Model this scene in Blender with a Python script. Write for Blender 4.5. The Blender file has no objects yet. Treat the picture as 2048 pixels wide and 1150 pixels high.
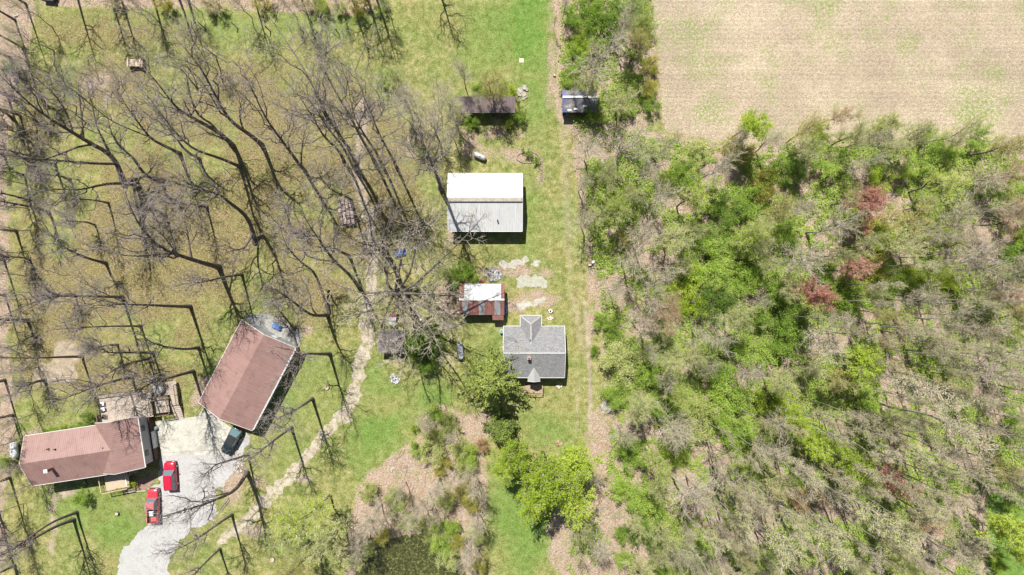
import bpy, math, random
import numpy as np
# ------------------------------------------------------------------ camera, sky, sun, exposure
H = 100.0            # drone height in metres
S = 12.1             # photograph pixels per metre at ground level
CX, CY = 1024.0, 575.0
sc = bpy.context.scene
cam = bpy.data.cameras.new('camera'); camo = bpy.data.objects.new('camera', cam)
sc.collection.objects.link(camo); sc.camera = camo
cam.sensor_width = 36.0; cam.lens = 36.0 * S * H / 2048.0
camo.location = (0, 0, H); camo.rotation_euler = (0, 0, 0)
cam.clip_start = 1.0; cam.clip_end = 6000.0
SUN_EL = math.radians(58.0); SUN_AZ = math.radians(-17.0)   # azimuth clockwise from +Y (top of the picture)
w = bpy.data.worlds.new('World'); sc.world = w; w.use_nodes = True
nt = w.node_tree; bg = nt.nodes['Background']
sky = nt.nodes.new('ShaderNodeTexSky'); sky.sky_type = 'NISHITA'; sky.sun_disc = False
sky.sun_elevation = SUN_EL; sky.sun_rotation = SUN_AZ
nt.links.new(sky.outputs[0], bg.inputs[0]); bg.inputs[1].default_value = 0.055
sl = bpy.data.lights.new('sun', 'SUN'); sl.energy = 5.0; sl.angle = math.radians(0.5); sl.color = (1.0, 0.96, 0.9)
so = bpy.data.objects.new('sun', sl); sc.collection.objects.link(so)
sd = (math.sin(SUN_AZ) * math.cos(SUN_EL), math.cos(SUN_AZ) * math.cos(SUN_EL), math.sin(SUN_EL))
from mathutils import Vector
so.rotation_euler = Vector(sd).to_track_quat('Z', 'Y').to_euler(); so.location = (0, 0, 150)
sc.view_settings.view_transform = 'Standard'; sc.view_settings.look = 'None'
sc.view_settings.gamma = 1.0; sc.view_settings.exposure = 0.74
try: sc.view_settings.use_curve_mapping = False
except Exception: pass
sc.render.resolution_x = 1024; sc.render.resolution_y = 575

COL = sc.collection
R = np.random.RandomState(7)

# ------------------------------------------------------------------ helpers
def wx(px, py, z=0.0):
    """world x, y of the thing seen at photograph pixel px, py and standing z metres high"""
    k = (H - z) / H / S
    return (px - CX) * k, (CY - py) * k
def tag(o, label=None, cat=None, group=None, kind=None):
    if label: o['label'] = label
    if cat: o['category'] = cat
    if group: o['group'] = group
    if kind: o['kind'] = kind
    return o
def empty(name, x, y, z=0.0, rz=0.0):
    o = bpy.data.objects.new(name, None); COL.objects.link(o)
    o.location = (x, y, z); o.rotation_euler = (0, 0, rz); o.empty_display_size = 0.3
    return o
def link(name, me, parent=None, loc=None, rz=0.0):
    o = bpy.data.objects.new(name, me); COL.objects.link(o)
    if parent is not None: o.parent = parent
    if loc is not None: o.location = loc
    if rz: o.rotation_euler = (0, 0, rz)
    return o
def np_mesh(name, V, F, mats, midx=None, smooth=False):
    """V (n,3), F (m,k) with k equal for all faces"""
    me = bpy.data.meshes.new(name)
    V = np.ascontiguousarray(V, dtype=np.float32); F = np.ascontiguousarray(F, dtype=np.int32)
    me.vertices.add(len(V)); me.vertices.foreach_set('co', V.ravel())
    k = F.shape[1]
    me.loops.add(F.size); me.loops.foreach_set('vertex_index', F.ravel())
    me.polygons.add(len(F)); me.polygons.foreach_set('loop_start', np.arange(0, F.size, k, dtype=np.int32))
    for m in mats: me.materials.append(m)
    if midx is not None: me.polygons.foreach_set('material_index', np.ascontiguousarray(midx, dtype=np.int32))
    if smooth: me.polygons.foreach_set('use_smooth', np.ones(len(F), dtype=bool))
    me.update(calc_edges=True)
    return me

class MB:
    def __init__(s): s.v = []; s.f = []; s.mi = []
    def add(s, vs, fs, mi=0):
        b = len(s.v); s.v += [tuple(p) for p in vs]
        for f in fs: s.f.append(tuple(b + i for i in f)); s.mi.append(mi)
        return s
    def box(s, x0, x1, y0, y1, z0, z1, mi=0):
        vs = [(x0,y0,z0),(x1,y0,z0),(x1,y1,z0),(x0,y1,z0),(x0,y0,z1),(x1,y0,z1),(x1,y1,z1),(x0,y1,z1)]
        return s.add(vs, [(3,2,1,0),(4,5,6,7),(0,1,5,4),(1,2,6,5),(2,3,7,6),(3,0,4,7)], mi)
    def bar(s, p, q, wd, ht, mi=0, up=(0,0,1)):
        p = Vector(p); q = Vector(q); d = (q - p).normalized(); u = Vector(up)
        if abs(d.dot(u)) > .95: u = Vector((0,1,0))
        a = d.cross(u).normalized() * wd / 2; b = a.cross(d).normalized() * ht / 2
        vs = [p-a-b, p+a-b, p+a+b, p-a+b, q-a-b, q+a-b, q+a+b, q-a+b]
        return s.add(vs, [(0,3,2,1)[::-1],(4,5,6,7)[::-1],(0,1,5,4),(1,2,6,5),(2,3,7,6),(3,0,4,7)], mi)
    def cyl(s, p, q, r, n=12, r2=None, mi=0, cap=True):
        p = Vector(p); q = Vector(q); d = (q - p).normalized(); u = Vector((0,0,1))
        if abs(d.dot(u)) > .95: u = Vector((0,1,0))
        a = d.cross(u).normalized(); b = d.cross(a).normalized(); r2 = r if r2 is None else r2
        vs = []
        for c, rr in ((p, r), (q, r2)):
            for i in range(n):
                t = 2*math.pi*i/n; vs.append(c + a*math.cos(t)*rr + b*math.sin(t)*rr)
        fs = [(i, (i+1) % n, n+(i+1) % n, n+i) for i in range(n)]
        if cap: fs += [tuple(range(n))[::-1], tuple(range(n, 2*n))]
        return s.add(vs, fs, mi)
    def prof(s, rings, mi=0, cap=True):
        """loft through rings of equal point count"""
        n = len(rings[0]); vs = [p for r in rings for p in r]; fs = []
        for k in range(len(rings)-1):
            for i in range(n):
                j = (i+1) % n; fs.append((k*n+i, k*n+j, (k+1)*n+j, (k+1)*n+i))
        if cap: fs += [tuple(range(n))[::-1], tuple(range((len(rings)-1)*n, len(rings)*n))]
        return s.add(vs, fs, mi)
    def mesh(s, name, mats, smooth=False):
        me = bpy.data.meshes.new(name); me.from_pydata(s.v, [], s.f)
        for m in (mats if isinstance(mats, (list, tuple)) else [mats]): me.materials.append(m)
        me.polygons.foreach_set('material_index', s.mi)
        if smooth: me.polygons.foreach_set('use_smooth', [True]*len(s.f))
        me.update(); return me
    def obj(s, name, mats, parent=None, smooth=False, bevel=0.0, sub=0, loc=None, rz=0.0):
        o = link(name, s.mesh(name, mats, smooth), parent, loc, rz)
        if bevel:
            b = o.modifiers.new('bevel', 'BEVEL'); b.width = bevel; b.segments = 2; b.limit_method = 'ANGLE'
        if sub:
            b = o.modifiers.new('sub', 'SUBSURF'); b.levels = sub; b.render_levels = sub
        return o

def vnoise(x, y, seed=0):
    x = np.asarray(x, float); y = np.asarray(y, float)
    xi = np.floor(x).astype(np.int64); yi = np.floor(y).astype(np.int64); xf = x - xi; yf = y - yi
    def h(a, b):
        n = (a*374761393 + b*668265263 + seed*974711) & 0x7fffffff
        n = ((n ^ (n >> 13)) * 1274126177) & 0x7fffffff
        return ((n ^ (n >> 16)) & 0xffff) / 65535.0
    u = xf*xf*(3-2*xf); v = yf*yf*(3-2*yf)
    return (h(xi,yi)*(1-u)+h(xi+1,yi)*u)*(1-v) + (h(xi,yi+1)*(1-u)+h(xi+1,yi+1)*u)*v
def fbm(x, y, seed=0, o=4):
    s = 0; a = .5; t = 0
    for i in range(o):
        s = s + a*vnoise(x*2**i, y*2**i, seed+i*17); t += a; a *= .55
    return s/t

# ------------------------------------------------------------------ materials
def srgb(r, g, b):
    f = lambda c: (c/255/12.92) if c/255 <= .04045 else ((c/255+.055)/1.055)**2.4
    return (f(r), f(g), f(b), 1)
def new_mat(name, rough=.8, spec=.3, metal=0.0):
    m = bpy.data.materials.new(name); m.use_nodes = True
    b = m.node_tree.nodes['Principled BSDF']; b.inputs['Roughness'].default_value = rough
    b.inputs['Specular IOR Level'].default_value = spec; b.inputs['Metallic'].default_value = metal
    return m, m.node_tree, b
def N(nt, t, **kw):
    n = nt.nodes.new(t)
    for k, v in kw.items(): setattr(n, k, v)
    return n
def coord(nt, kind='Object'):
    return N(nt, 'ShaderNodeTexCoord').outputs[kind]
def noise(nt, vec, scale, detail=3, rough=.6, dist=0.0):
    n = N(nt, 'ShaderNodeTexNoise'); n.inputs['Scale'].default_value = scale
    n.inputs['Detail'].default_value = detail; n.inputs['Roughness'].default_value = rough
    n.inputs['Distortion'].default_value = dist
    nt.links.new(vec, n.inputs['Vector']); return n.outputs['Fac']
def ramp(nt, fac, stops, interp='LINEAR'):
    r = N(nt, 'ShaderNodeValToRGB'); cr = r.color_ramp; cr.interpolation = interp
    while len(cr.elements) < len(stops): cr.elements.new(.5)
    for e, (p, c) in zip(cr.elements, stops):
        e.position = p; e.color = c if len(c) == 4 else (*c, 1)
    nt.links.new(fac, r.inputs[0]); return r.outputs[0]
def mix(nt, fac, a, b, typ='MIX'):
    m = N(nt, 'ShaderNodeMix', data_type='RGBA', blend_type=typ)
    for v, i in ((fac, 0), (a, 6), (b, 7)):
        if hasattr(v, 'links') or isinstance(v, bpy.types.NodeSocket): nt.links.new(v, m.inputs[i])
        else: m.inputs[i].default_value = v
    return m.outputs[2]
def mathn(nt, op, a, b=0.0, clamp=False):
    m = N(nt, 'ShaderNodeMath', operation=op, use_clamp=clamp)
    for i, v in enumerate((a, b)):
        if isinstance(v, bpy.types.NodeSocket): nt.links.new(v, m.inputs[i])
        else: m.inputs[i].default_value = v
    return m.outputs[0]
def bump(nt, b, h, strength=.4, dist=.05):
    n = N(nt, 'ShaderNodeBump'); n.inputs['Strength'].default_value = strength; n.inputs['Distance'].default_value = dist
    nt.links.new(h, n.inputs['Height']); nt.links.new(n.outputs[0], b.inputs['Normal'])
MATS = {}
def plain(name, col, rough=.7, spec=.3, metal=0.0, var=.25, scale=2.0, bumps=.0):
    """painted / wooden / metal surface with soft mottling"""
    if name in MATS: return MATS[name]
    m, nt, b = new_mat(name, rough, spec, metal)
    c = coord(nt); f = noise(nt, c, scale, 5, .65)
    lo = tuple(x*(1-var) for x in col[:3]); hi = tuple(min(1, x*(1+var)) for x in col[:3])
    nt.links.new(ramp(nt, f, [(.3, lo), (.7, hi)]), b.inputs['Base Color'])
    if bumps: bump(nt, b, noise(nt, c, scale*6, 3), bumps, .02)
    MATS[name] = m; return m
def leafmat(name, c1, c2, c3=None, trans=.45):
    """foliage: colour varies leaf clump by leaf clump and tree by tree"""
    if name in MATS: return MATS[name]
    m, nt, b = new_mat(name, .6, .2)
    c = N(nt, 'ShaderNodeNewGeometry').outputs['Position']
    f = noise(nt, c, 5.0, 3, .8); g = noise(nt, c, .6, 3)
    oi = N(nt, 'ShaderNodeObjectInfo').outputs['Random']
    s = mathn(nt, 'ADD', mathn(nt, 'MULTIPLY', f, .6), mathn(nt, 'ADD', mathn(nt, 'MULTIPLY', g, .35), mathn(nt, 'MULTIPLY', oi, .16)))
    st = [(.42, c1), (.58, c2)] + ([(.72, c3)] if c3 else [])
    colr = ramp(nt, s, st)
    nt.links.new(colr, b.inputs['Base Color'])
    tr = N(nt, 'ShaderNodeBsdfTranslucent'); nt.links.new(colr, tr.inputs[0])
    ms = N(nt, 'ShaderNodeMixShader'); ms.inputs[0].default_value = trans
    nt.links.new(b.outputs[0], ms.inputs[1]); nt.links.new(tr.outputs[0], ms.inputs[2])
    nt.links.new(ms.outputs[0], nt.nodes['Material Output'].inputs[0])
    MATS[name] = m; return m
def barkmat(name, c1, c2):
    m, nt, b = new_mat(name, .9, .15)
    c = coord(nt); f = noise(nt, c, 3.0, 5, .7)
    nt.links.new(ramp(nt, f, [(.3, c1), (.7, c2)]), b.inputs['Base Color'])
    bump(nt, b, noise(nt, c, 14, 3), .5, .03); MATS[name] = m; return m
def ribbed(name, c1, c2, period=.25, axis='X', rough=.45, metal=.0, streak=.4, dirt=None, bumpd=.03):
    """ribbed sheet metal: real ribs as bump, streaky wear along the ribs"""
    if name in MATS: return MATS[name]
    m, nt, b = new_mat(name, rough, .4, metal)
    c = coord(nt)
    mp = N(nt, 'ShaderNodeMapping'); nt.links.new(c, mp.inputs[0])
    mp.inputs['Scale'].default_value = (6, .35, .35) if axis == 'X' else (.35, 6, .35)
    f = noise(nt, mp.outputs[0], 1.0, 5, .6); g = noise(nt, c, .5, 3)
    fac = mathn(nt, 'ADD', mathn(nt, 'MULTIPLY', f, streak), mathn(nt, 'MULTIPLY', g, 1-streak))
    col = ramp(nt, fac, [(.32, c1), (.68, c2)])
    wv = N(nt, 'ShaderNodeTexWave', wave_type='BANDS', bands_direction=axis, wave_profile='SIN')
    wv.inputs['Scale'].default_value = 1.0/period*.314; nt.links.new(c, wv.inputs[0])
    col = mix(nt, mathn(nt, 'MULTIPLY', mathn(nt, 'GREATER_THAN', wv.outputs['Fac'], .9), .16), col, (c1[0]*.55, c1[1]*.55, c1[2]*.55, 1))
    if dirt: col = mix(nt, ramp(nt, noise(nt, c, .9, 5, .7), [(.54, (0,0,0)), (.74, (.7,.7,.7))]), col, dirt)
    nt.links.new(col, b.inputs['Base Color']); bump(nt, b, wv.outputs['Fac'], .7, bumpd)
    MATS[name] = m; return m

BARK_D = barkmat('bark_dark', (.06,.048,.04), (.22,.18,.16))
BARK_M = barkmat('bark_grey', (.08,.068,.06), (.20,.175,.155))
BARK_P = barkmat('bark_pale', (.19,.17,.15), (.40,.37,.33))
TWIG_D = barkmat('twig_dark', (.17,.145,.14), (.38,.335,.315))
TWIG_P = barkmat('twig_pale', (.34,.29,.22), (.70,.62,.49))
LEAF = dict(
 green=leafmat('leaf_green', (.11,.20,.02), (.31,.46,.06), (.50,.60,.14)),
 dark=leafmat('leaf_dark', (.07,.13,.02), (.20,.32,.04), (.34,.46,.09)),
 lime=leafmat('leaf_lime', (.17,.26,.015), (.39,.52,.04), (.60,.68,.12)),
 sage=leafmat('leaf_sage', (.24,.29,.07), (.47,.52,.17), (.64,.64,.32)),
 olive=leafmat('leaf_olive', (.22,.22,.035), (.45,.43,.08), (.58,.54,.16)),
 red=leafmat('leaf_red', (.30,.11,.085), (.54,.27,.20), (.64,.44,.34)),
 orange=leafmat('leaf_orange', (.28,.17,.08), (.54,.36,.20), (.60,.50,.30)),
 pine=leafmat('needle_green', (.045,.075,.016), (.22,.29,.05), (.44,.49,.12), .2),
 bare=leafmat('bud_grey', (.30,.26,.15), (.54,.50,.30)),
)
# ------------------------------------------------------------------ ground
def poly_sd(px, py, poly):
    """signed distance in photograph pixels, positive inside"""
    P = np.array(poly, float); n = len(P); d = np.full(px.shape, 1e9); ins = np.zeros(px.shape, bool)
    for i in range(n):
        ax, ay = P[i]; bx, by = P[(i+1) % n]; ex, ey = bx-ax, by-ay
        t = np.clip(((px-ax)*ex+(py-ay)*ey)/(ex*ex+ey*ey+1e-9), 0, 1)
        d = np.minimum(d, np.hypot(px-ax-t*ex, py-ay-t*ey))
        c = ((ay > py) != (by > py)) & (px < (bx-ax)*(py-ay)/((by-ay) if by != ay else 1e-9)+ax)
        ins ^= c
    return np.where(ins, d, -d)
def line_d(px, py, pts):
    d = np.full(px.shape, 1e9)
    for (ax, ay), (bx, by) in zip(pts[:-1], pts[1:]):
        ex, ey = bx-ax, by-ay; t = np.clip(((px-ax)*ex+(py-ay)*ey)/(ex*ex+ey*ey), 0, 1)
        d = np.minimum(d, np.hypot(px-ax-t*ex, py-ay-t*ey))
    return d
def soft(v, e): return np.clip(.5+v/(2*e), 0, 1)
TRACK = [(722,235),(718,300),(714,350),(727,400),(740,440),(746,500),(742,560),(736,620),(735,680),(718,735),(708,790),(688,832),(640,880),(602,930),(575,962),(545,985),(510,1022),(478,1052),(440,1085)]
TRACK_W = [7,8,8,11,12,12,13,13,14,15,16,17,13,12,17,17,14,12,10]
WOOD = [(1150,240),(1320,262),(1440,288),(1600,275),(1750,265),(2000,295),(3500,310),(3500,2600),(1112,2600),(1122,1100),(1200,1010),(1212,800),(1192,600),(1168,470),(1150,300)]
HEDGE = [(1098,-900),(1300,-900),(1312,0),(1318,250),(1150,262),(1112,215),(1112,100)]
LEFTW = [(-2500,-900),(70,-900),(74,30),(52,150),(18,300),(14,500),(10,720),(34,850),(40,930),(14,1000),(8,1150),(-10,2600),(-2500,2600)]
TOPW = [(60,-900),(790,-900),(775,14),(700,28),(560,22),(430,16),(300,12),(180,14),(75,12)]
FIELD = [(1296,-900),(3500,-900),(3500,330),(2000,292),(1750,262),(1440,284),(1325,262),(1318,120),(1300,0)]
BANK = [(822,880),(842,862),(850,835),(880,822),(905,812),(950,850),(972,930),(970,1000),(962,1300),(690,1300),(700,1040),(718,985),(752,940),(795,902)]
POND = [(742,1112),(770,1092),(800,1078),(840,1074),(880,1084),(900,1100),(915,1120),(925,1150),(930,1300),(700,1300),(712,1160),(725,1135)]
LIMEG = [(1972,985),(2500,960),(2500,1300),(1972,1300)]
def build_ground():
    fx = np.arange(-128, 128.01, .4); fy = np.arange(-64, 64.01, .4)
    ext = np.array([4, 10, 20, 40, 80, 160, 320, 640, 1200, 2200.])
    xs = np.concatenate([-128-ext[::-1], fx, 128+ext]); ys = np.concatenate([-64-ext[::-1], fy, 64+ext])
    X, Y = np.meshgrid(xs, ys); px = CX+X*S; py = CY-Y*S
    n1 = fbm(X*.12, Y*.12, 3)-.5; n2 = fbm(X*.6, Y*.6, 9)-.5; nn = n1*60+n2*34
    wood = np.maximum.reduce([soft(poly_sd(px,py,WOOD)+nn*.8,10), soft(poly_sd(px,py,HEDGE)+nn*.4,6), soft(poly_sd(px,py,LEFTW)+nn*.7,9), soft(poly_sd(px,py,TOPW)+nn*.25,6)])
    # leaf litter spots in the open
    spots = [(940,1000,-1)]
    litter = soft(poly_sd(px,py,BANK)+nn*.5,7)
    for (cx,cy,rx,ry) in [(1040,310,40,14),(1082,335,10,26),(960,300,22,14),(1000,268,40,12),(900,430,10,50),(1060,545,60,12),(1085,595,50,22),(1035,610,40,12),(1001,680,7,28),(905,590,30,35),(880,830,60,22),(950,850,40,30),(1205,880,30,60),(1182,560,7,50),(1185,650,7,30),(1105,120,8,60),(1130,225,16,34),(140,700,16,12),(122,735,10,20),(60,870,30,20),(135,985,14,9),(104,1050,6,34),(55,960,20,6),(465,960,26,44),(400,790,14,26),(395,800,12,20),(1150,1080,50,90),(1230,1020,50,60),(590,665,22,14),(520,965,16,12),(445,720,12,14),(213,222,12,22),(185,165,22,12),(395,180,20,8),(1240,1100,40,90),(1250,1060,30,60)]:
        litter = np.maximum(litter, soft((1-np.hypot((px-cx)/rx,(py-cy)/ry))*min(rx,ry)+nn*.8, 9)*.85)
    wood = np.maximum(wood, litter)
    wood *= 1-soft(poly_sd(px,py,LIMEG)+nn*.2,8)
    field = soft(poly_sd(px,py,FIELD)+nn*.35, 8)
    wood = wood*(1-field)
    lush = np.zeros(px.shape)
    for (cx,cy,rx,ry,a) in [(1060,60,42,130,1),(1070,180,26,80,.7),(985,70,80,80,.55),(190,1010,120,50,.55),(240,1060,60,60,.7),(760,860,70,60,.8),(690,800,120,80,.4),(1040,1050,70,120,.75),(1000,700,60,60,.45),(780,780,60,40,.8),(620,740,50,50,.4),(420,720,22,50,.6),(1100,850,50,30,.6),(1130,650,8,60,.5),(950,440,40,60,.3),(1060,450,14,60,.6),(860,790,70,40,.8),(470,40,250,14,.5),(120,830,50,30,.4),(560,900,60,50,.45)]:
        lush = np.maximum(lush, a*soft((1-np.hypot((px-cx)/rx,(py-cy)/ry))*min(rx,ry)+nn*1.3, 34))
    lush = np.maximum(lush, soft(poly_sd(px,py,LIMEG)+nn*.2,8)*1.0)
    olive = soft(poly_sd(px,py,[(10,110),(700,150),(860,280),(870,420),(740,560),(640,640),(560,620),(450,660),(380,800),(40,760)])+nn*1.0, 40)
    olive *= np.clip(.78+n1*2.4+n2*1.2, 0, 1)
    olive = np.maximum(olive, .7*soft((1-np.hypot((px-200)/170,(py-60)/40))*40+nn*.5, 15))
    dirt = soft(9-line_d(px,py,TRACK)+nn*.30, 7)*.92
    for (cx,cy,rx,ry) in [(135,705,15,12),(120,745,8,10),(725,260,8,60),(820,285,5,30),(115,745,30,18),(215,220,9,18),(600,960,34,18),(440,1060,60,10),(130,985,12,9),(104,1045,5,34),(58,958,18,5)]:
        dirt = np.maximum(dirt, soft((1-np.hypot((px-cx)/rx,(py-cy)/ry))*min(rx,ry)+nn*.75, 7))
    pts2 = [(1160,500),(1162,620),(1158,700),(1156,800),(1152,860)]; pts3 = [(1168,600),(1176,680),(1180,760),(1180,860)]
    dirt = np.maximum(dirt, .6*soft(3-line_d(px,py,pts2)+nn*.2,5)); dirt = np.maximum(dirt, .85*soft(4-line_d(px,py,pts3)+nn*.2,5))
    dirt = np.maximum(dirt, .45*soft(14-line_d(px,py,[(1125,200),(1135,420),(1140,560),(1165,700)])+nn*.4,14))
    Z = (fbm(X*.05, Y*.05, 40)-.5)*.0+n2*.05
    # pond basin
    ps = poly_sd(px, py, POND); Z = np.where(ps > -14, Z-.7*soft(ps+4, 12), Z)
    for pl in FLATS: Z *= 1-soft(poly_sd(px,py,pl)+10, 6)
    ny, nx = X.shape
    V = np.stack([X.ravel(), Y.ravel(), Z.ravel()], 1)
    i = (np.arange(ny-1)[:, None]*nx+np.arange(nx-1)[None, :]).ravel()
    F = np.stack([i, i+1, i+nx+1, i+nx], 1)
    m = ground_mat()
    me = np_mesh('ground', V, F, [m], smooth=True)
    for nm, A in (('wood', wood), ('field', field), ('lush', lush), ('olive', olive), ('dirt', dirt)):
        at = me.attributes.new(nm, 'FLOAT', 'POINT'); at.data.foreach_set('value', np.ascontiguousarray(A.ravel(), dtype=np.float32))
    tag(link('ground', me), kind='structure')
def attr(nt, nm):
    a = N(nt, 'ShaderNodeAttribute', attribute_name=nm, attribute_type='GEOMETRY'); return a.outputs['Fac']
def sharp(nt, fac, nz, k=2.2):
    """mask edge broken up by a noise so that it frays like grass does"""
    return mathn(nt, 'MULTIPLY', mathn(nt, 'SUBTRACT', mathn(nt, 'ADD', fac, mathn(nt, 'MULTIPLY', mathn(nt, 'SUBTRACT', nz, .5), 1.1)), .5-.5/k), k, True)
def ground_mat():
    m, nt, b = new_mat('ground_mixed', .95, .1)
    c = coord(nt)
    fine = noise(nt, c, 4.6, 6, .95); mid = noise(nt, c, .9, 4, .65); big = noise(nt, c, .13, 3); f2 = noise(nt, c, 9.0, 2, .8)
    vo = N(nt, 'ShaderNodeTexVoronoi'); vo.inputs['Scale'].default_value = 8.5; nt.links.new(c, vo.inputs['Vector'])
    vcol = N(nt, 'ShaderNodeSeparateColor'); nt.links.new(vo.outputs['Color'], vcol.inputs[0]); vr = vcol.outputs[0]
    grain = mathn(nt, 'ADD', mathn(nt, 'MULTIPLY', mathn(nt, 'ADD', mathn(nt, 'MULTIPLY', fine, .8), mathn(nt, 'MULTIPLY', vr, .2)), .62), mathn(nt, 'MULTIPLY', mid, .38))
    g = ramp(nt, grain, [(.33, (.045,.048,.012)), (.43, (.14,.15,.043)), (.53, (.225,.225,.088)), (.65, (.42,.37,.23))])
    bi = ramp(nt, mathn(nt, 'ADD', mathn(nt, 'MULTIPLY', big, .6), mathn(nt, 'MULTIPLY', mid, .4)), [(.40, (.80,.95,.75)), (.6, (1.15,1.04,1.05))])
    g = mix(nt, 1.0, g, bi, 'MULTIPLY')
    ol = ramp(nt, mathn(nt, 'ADD', mathn(nt, 'MULTIPLY', fine, .5), mathn(nt, 'MULTIPLY', vr, .25)), [(.2, (.045,.036,.014)), (.32, (.13,.10,.04)), (.41, (.225,.18,.085)), (.53, (.36,.30,.185))])
    olt = mix(nt, mathn(nt, 'MULTIPLY', ramp(nt, mid, [(.45, (0,0,0)), (.62, (1,1,1))]), .6), ol, (.18,.175,.06,1))
    lu = ramp(nt, grain, [(.33, (.035,.08,.012)), (.48, (.095,.18,.03)), (.64, (.20,.28,.075))])
    li = ramp(nt, mathn(nt, 'ADD', mathn(nt, 'MULTIPLY', fine, .75), mathn(nt, 'MULTIPLY', vr, .14)), [(.28, (.085,.058,.04)), (.40, (.25,.185,.135)), (.49, (.39,.305,.235)), (.6, (.54,.45,.37))])
    li = mix(nt, ramp(nt, mid, [(.5, (0,0,0)), (.62, (.4,.4,.4))]), li, mix(nt, f2, (.15,.075,.04,1), (.34,.19,.12,1)))
    li = mix(nt, ramp(nt, noise(nt, c, .5, 4, .7), [(.5, (0,0,0)), (.63, (.55,.55,.55))]), li, g)
    # corn stubble: faint rows, husks, weeds
    mp = N(nt, 'ShaderNodeMapping'); mp.inputs['Scale'].default_value = (1.2, 4.5, 1); mp.inputs['Rotation'].default_value = (0,0,.05); nt.links.new(c, mp.inputs[0])
    st = noise(nt, mp.outputs[0], 1.6, 4, .75)
    fi = ramp(nt, mathn(nt, 'ADD', mathn(nt, 'MULTIPLY', st, .45), mathn(nt, 'ADD', mathn(nt, 'MULTIPLY', fine, .35), mathn(nt, 'MULTIPLY', vr, .2))), [(.30, (.15,.105,.08)), (.42, (.27,.215,.165)), (.52, (.37,.31,.24)), (.66, (.52,.47,.37))])
    fb = ramp(nt, noise(nt, c, .09, 3), [(.35, (.88,.86,.86)), (.65, (1.08,1.08,1.06))]); fi = mix(nt, 1.0, fi, fb, 'MULTIPLY')
    rw = N(nt, 'ShaderNodeTexWave', wave_type='BANDS', bands_direction='Y'); rw.inputs['Scale'].default_value = .42; rw.inputs['Distortion'].default_value = 1.2; rw.inputs['Detail'].default_value = 2; nt.links.new(c, rw.inputs[0])
    fi = mix(nt, 1.0, fi, ramp(nt, rw.outputs['Fac'], [(.2, (.95,.95,.94)), (.8, (1.03,1.03,1.02))]), 'MULTIPLY')
    rb = N(nt, 'ShaderNodeMapping'); rb.inputs['Scale'].default_value = (.012, .35, 1); nt.links.new(c, rb.inputs[0]); fi = mix(nt, 1.0, fi, ramp(nt, noise(nt, rb.outputs[0], 1.0, 3), [(.35, (.93,.91,.87)), (.65, (1.07,1.05,1.0))]), 'MULTIPLY')
    weed = mathn(nt, 'MULTIPLY', ramp(nt, noise(nt, c, .11, 4, .7), [(.48, (.06,.06,.06)), (.64, (1,1,1))]), ramp(nt, noise(nt, c, 2.2, 4, .8), [(.47, (0,0,0)), (.56, (1,1,1))]))
    fi = mix(nt, weed, fi, (.16,.23,.05,1))
    di = ramp(nt, mathn(nt, 'ADD', mathn(nt, 'MULTIPLY', fine, .6), mathn(nt, 'MULTIPLY', mid, .4)), [(.34, (.15,.11,.07)), (.48, (.29,.235,.165)), (.62, (.45,.395,.30))])
    col = mix(nt, sharp(nt, attr(nt, 'olive'), fine, 1.6), g, olt)
    col = mix(nt, mathn(nt, 'MULTIPLY', sharp(nt, attr(nt, 'lush'), mid, 1.4), .9), col, lu)
    col = mix(nt, sharp(nt, attr(nt, 'wood'), fine), col, li)
    col = mix(nt, sharp(nt, attr(nt, 'field'), fine), col, fi)
    col = mix(nt, sharp(nt, attr(nt, 'dirt'), fine), col, di)
    nt.links.new(col, b.inputs['Base Color'])
    bump(nt, b, fine, .8, .09)
    return m
def frayed(poly, amp=.25, step=.35, seed=1, z=0.0):
    """outline in pixels -> world points with an uneven edge"""
    out = []; n = len(poly)
    for i in range(n):
        a = np.array(wx(*poly[i])); b = np.array(wx(*poly[(i+1) % n])); d = b-a; L = np.hypot(*d); k = max(1, int(L/step)); nr = np.array([-d[1], d[0]])/max(L, 1e-6)
        for j in range(k):
            p = a+d*j/k; q = p+nr*(fbm(p[0]*1.3, p[1]*1.3, seed, 3)-.5)*4*amp
            out.append((q[0], q[1], z))
    return out
def sheet(name, poly, mat_, z, amp=.25, seed=1, th=.03, step=.35):
    pts = frayed(poly, amp, step, seed, z); n = len(pts)
    bot = [(x, y, z-th) for x, y, _ in pts]
    cx_ = sum(p[0] for p in pts)/n; cy_ = sum(p[1] for p in pts)/n
    me = bpy.data.meshes.new(name); me.from_pydata(pts+bot, [], [tuple(range(n))]+[(i, n+i, n+(i+1) % n, (i+1) % n) for i in range(n)])
    me.materials.append(mat_); me.update()
    # counter-clockwise check
    if me.polygons[0].normal.z < 0: me.flip_normals()
    return link(name, me)
def grainy(name, stops, sc1=6.0, sc2=.8, rough=.9, bmp=.5, extra=None):
    m, nt, b = new_mat(name, rough, .2); c = coord(nt)
    f = mathn(nt, 'ADD', mathn(nt, 'MULTIPLY', noise(nt, c, sc1, 4, .8), .6), mathn(nt, 'MULTIPLY', noise(nt, c, sc2, 4, .6), .4))
    col = ramp(nt, f, stops)
    if extra:
        col = mix(nt, ramp(nt, noise(nt, c, extra[0], 4, .75), [(extra[1], (0,0,0)), (extra[2], (1,1,1))]), col, extra[3])
    nt.links.new(col, b.inputs['Base Color']); bump(nt, b, f, bmp, .05); return m
DRIVE = [(318,905),(330,896),(400,885),(458,896),(474,886),(492,866),(500,872),(486,905),(478,935),(452,960),(432,985),(425,1003),(440,1025),(418,1045),(385,1058),(352,1092),(338,1120),(334,1330),(232,1330),(238,1108),(262,1082),(297,1050),(292,985),(303,972),(322,962),(318,940)]
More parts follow.
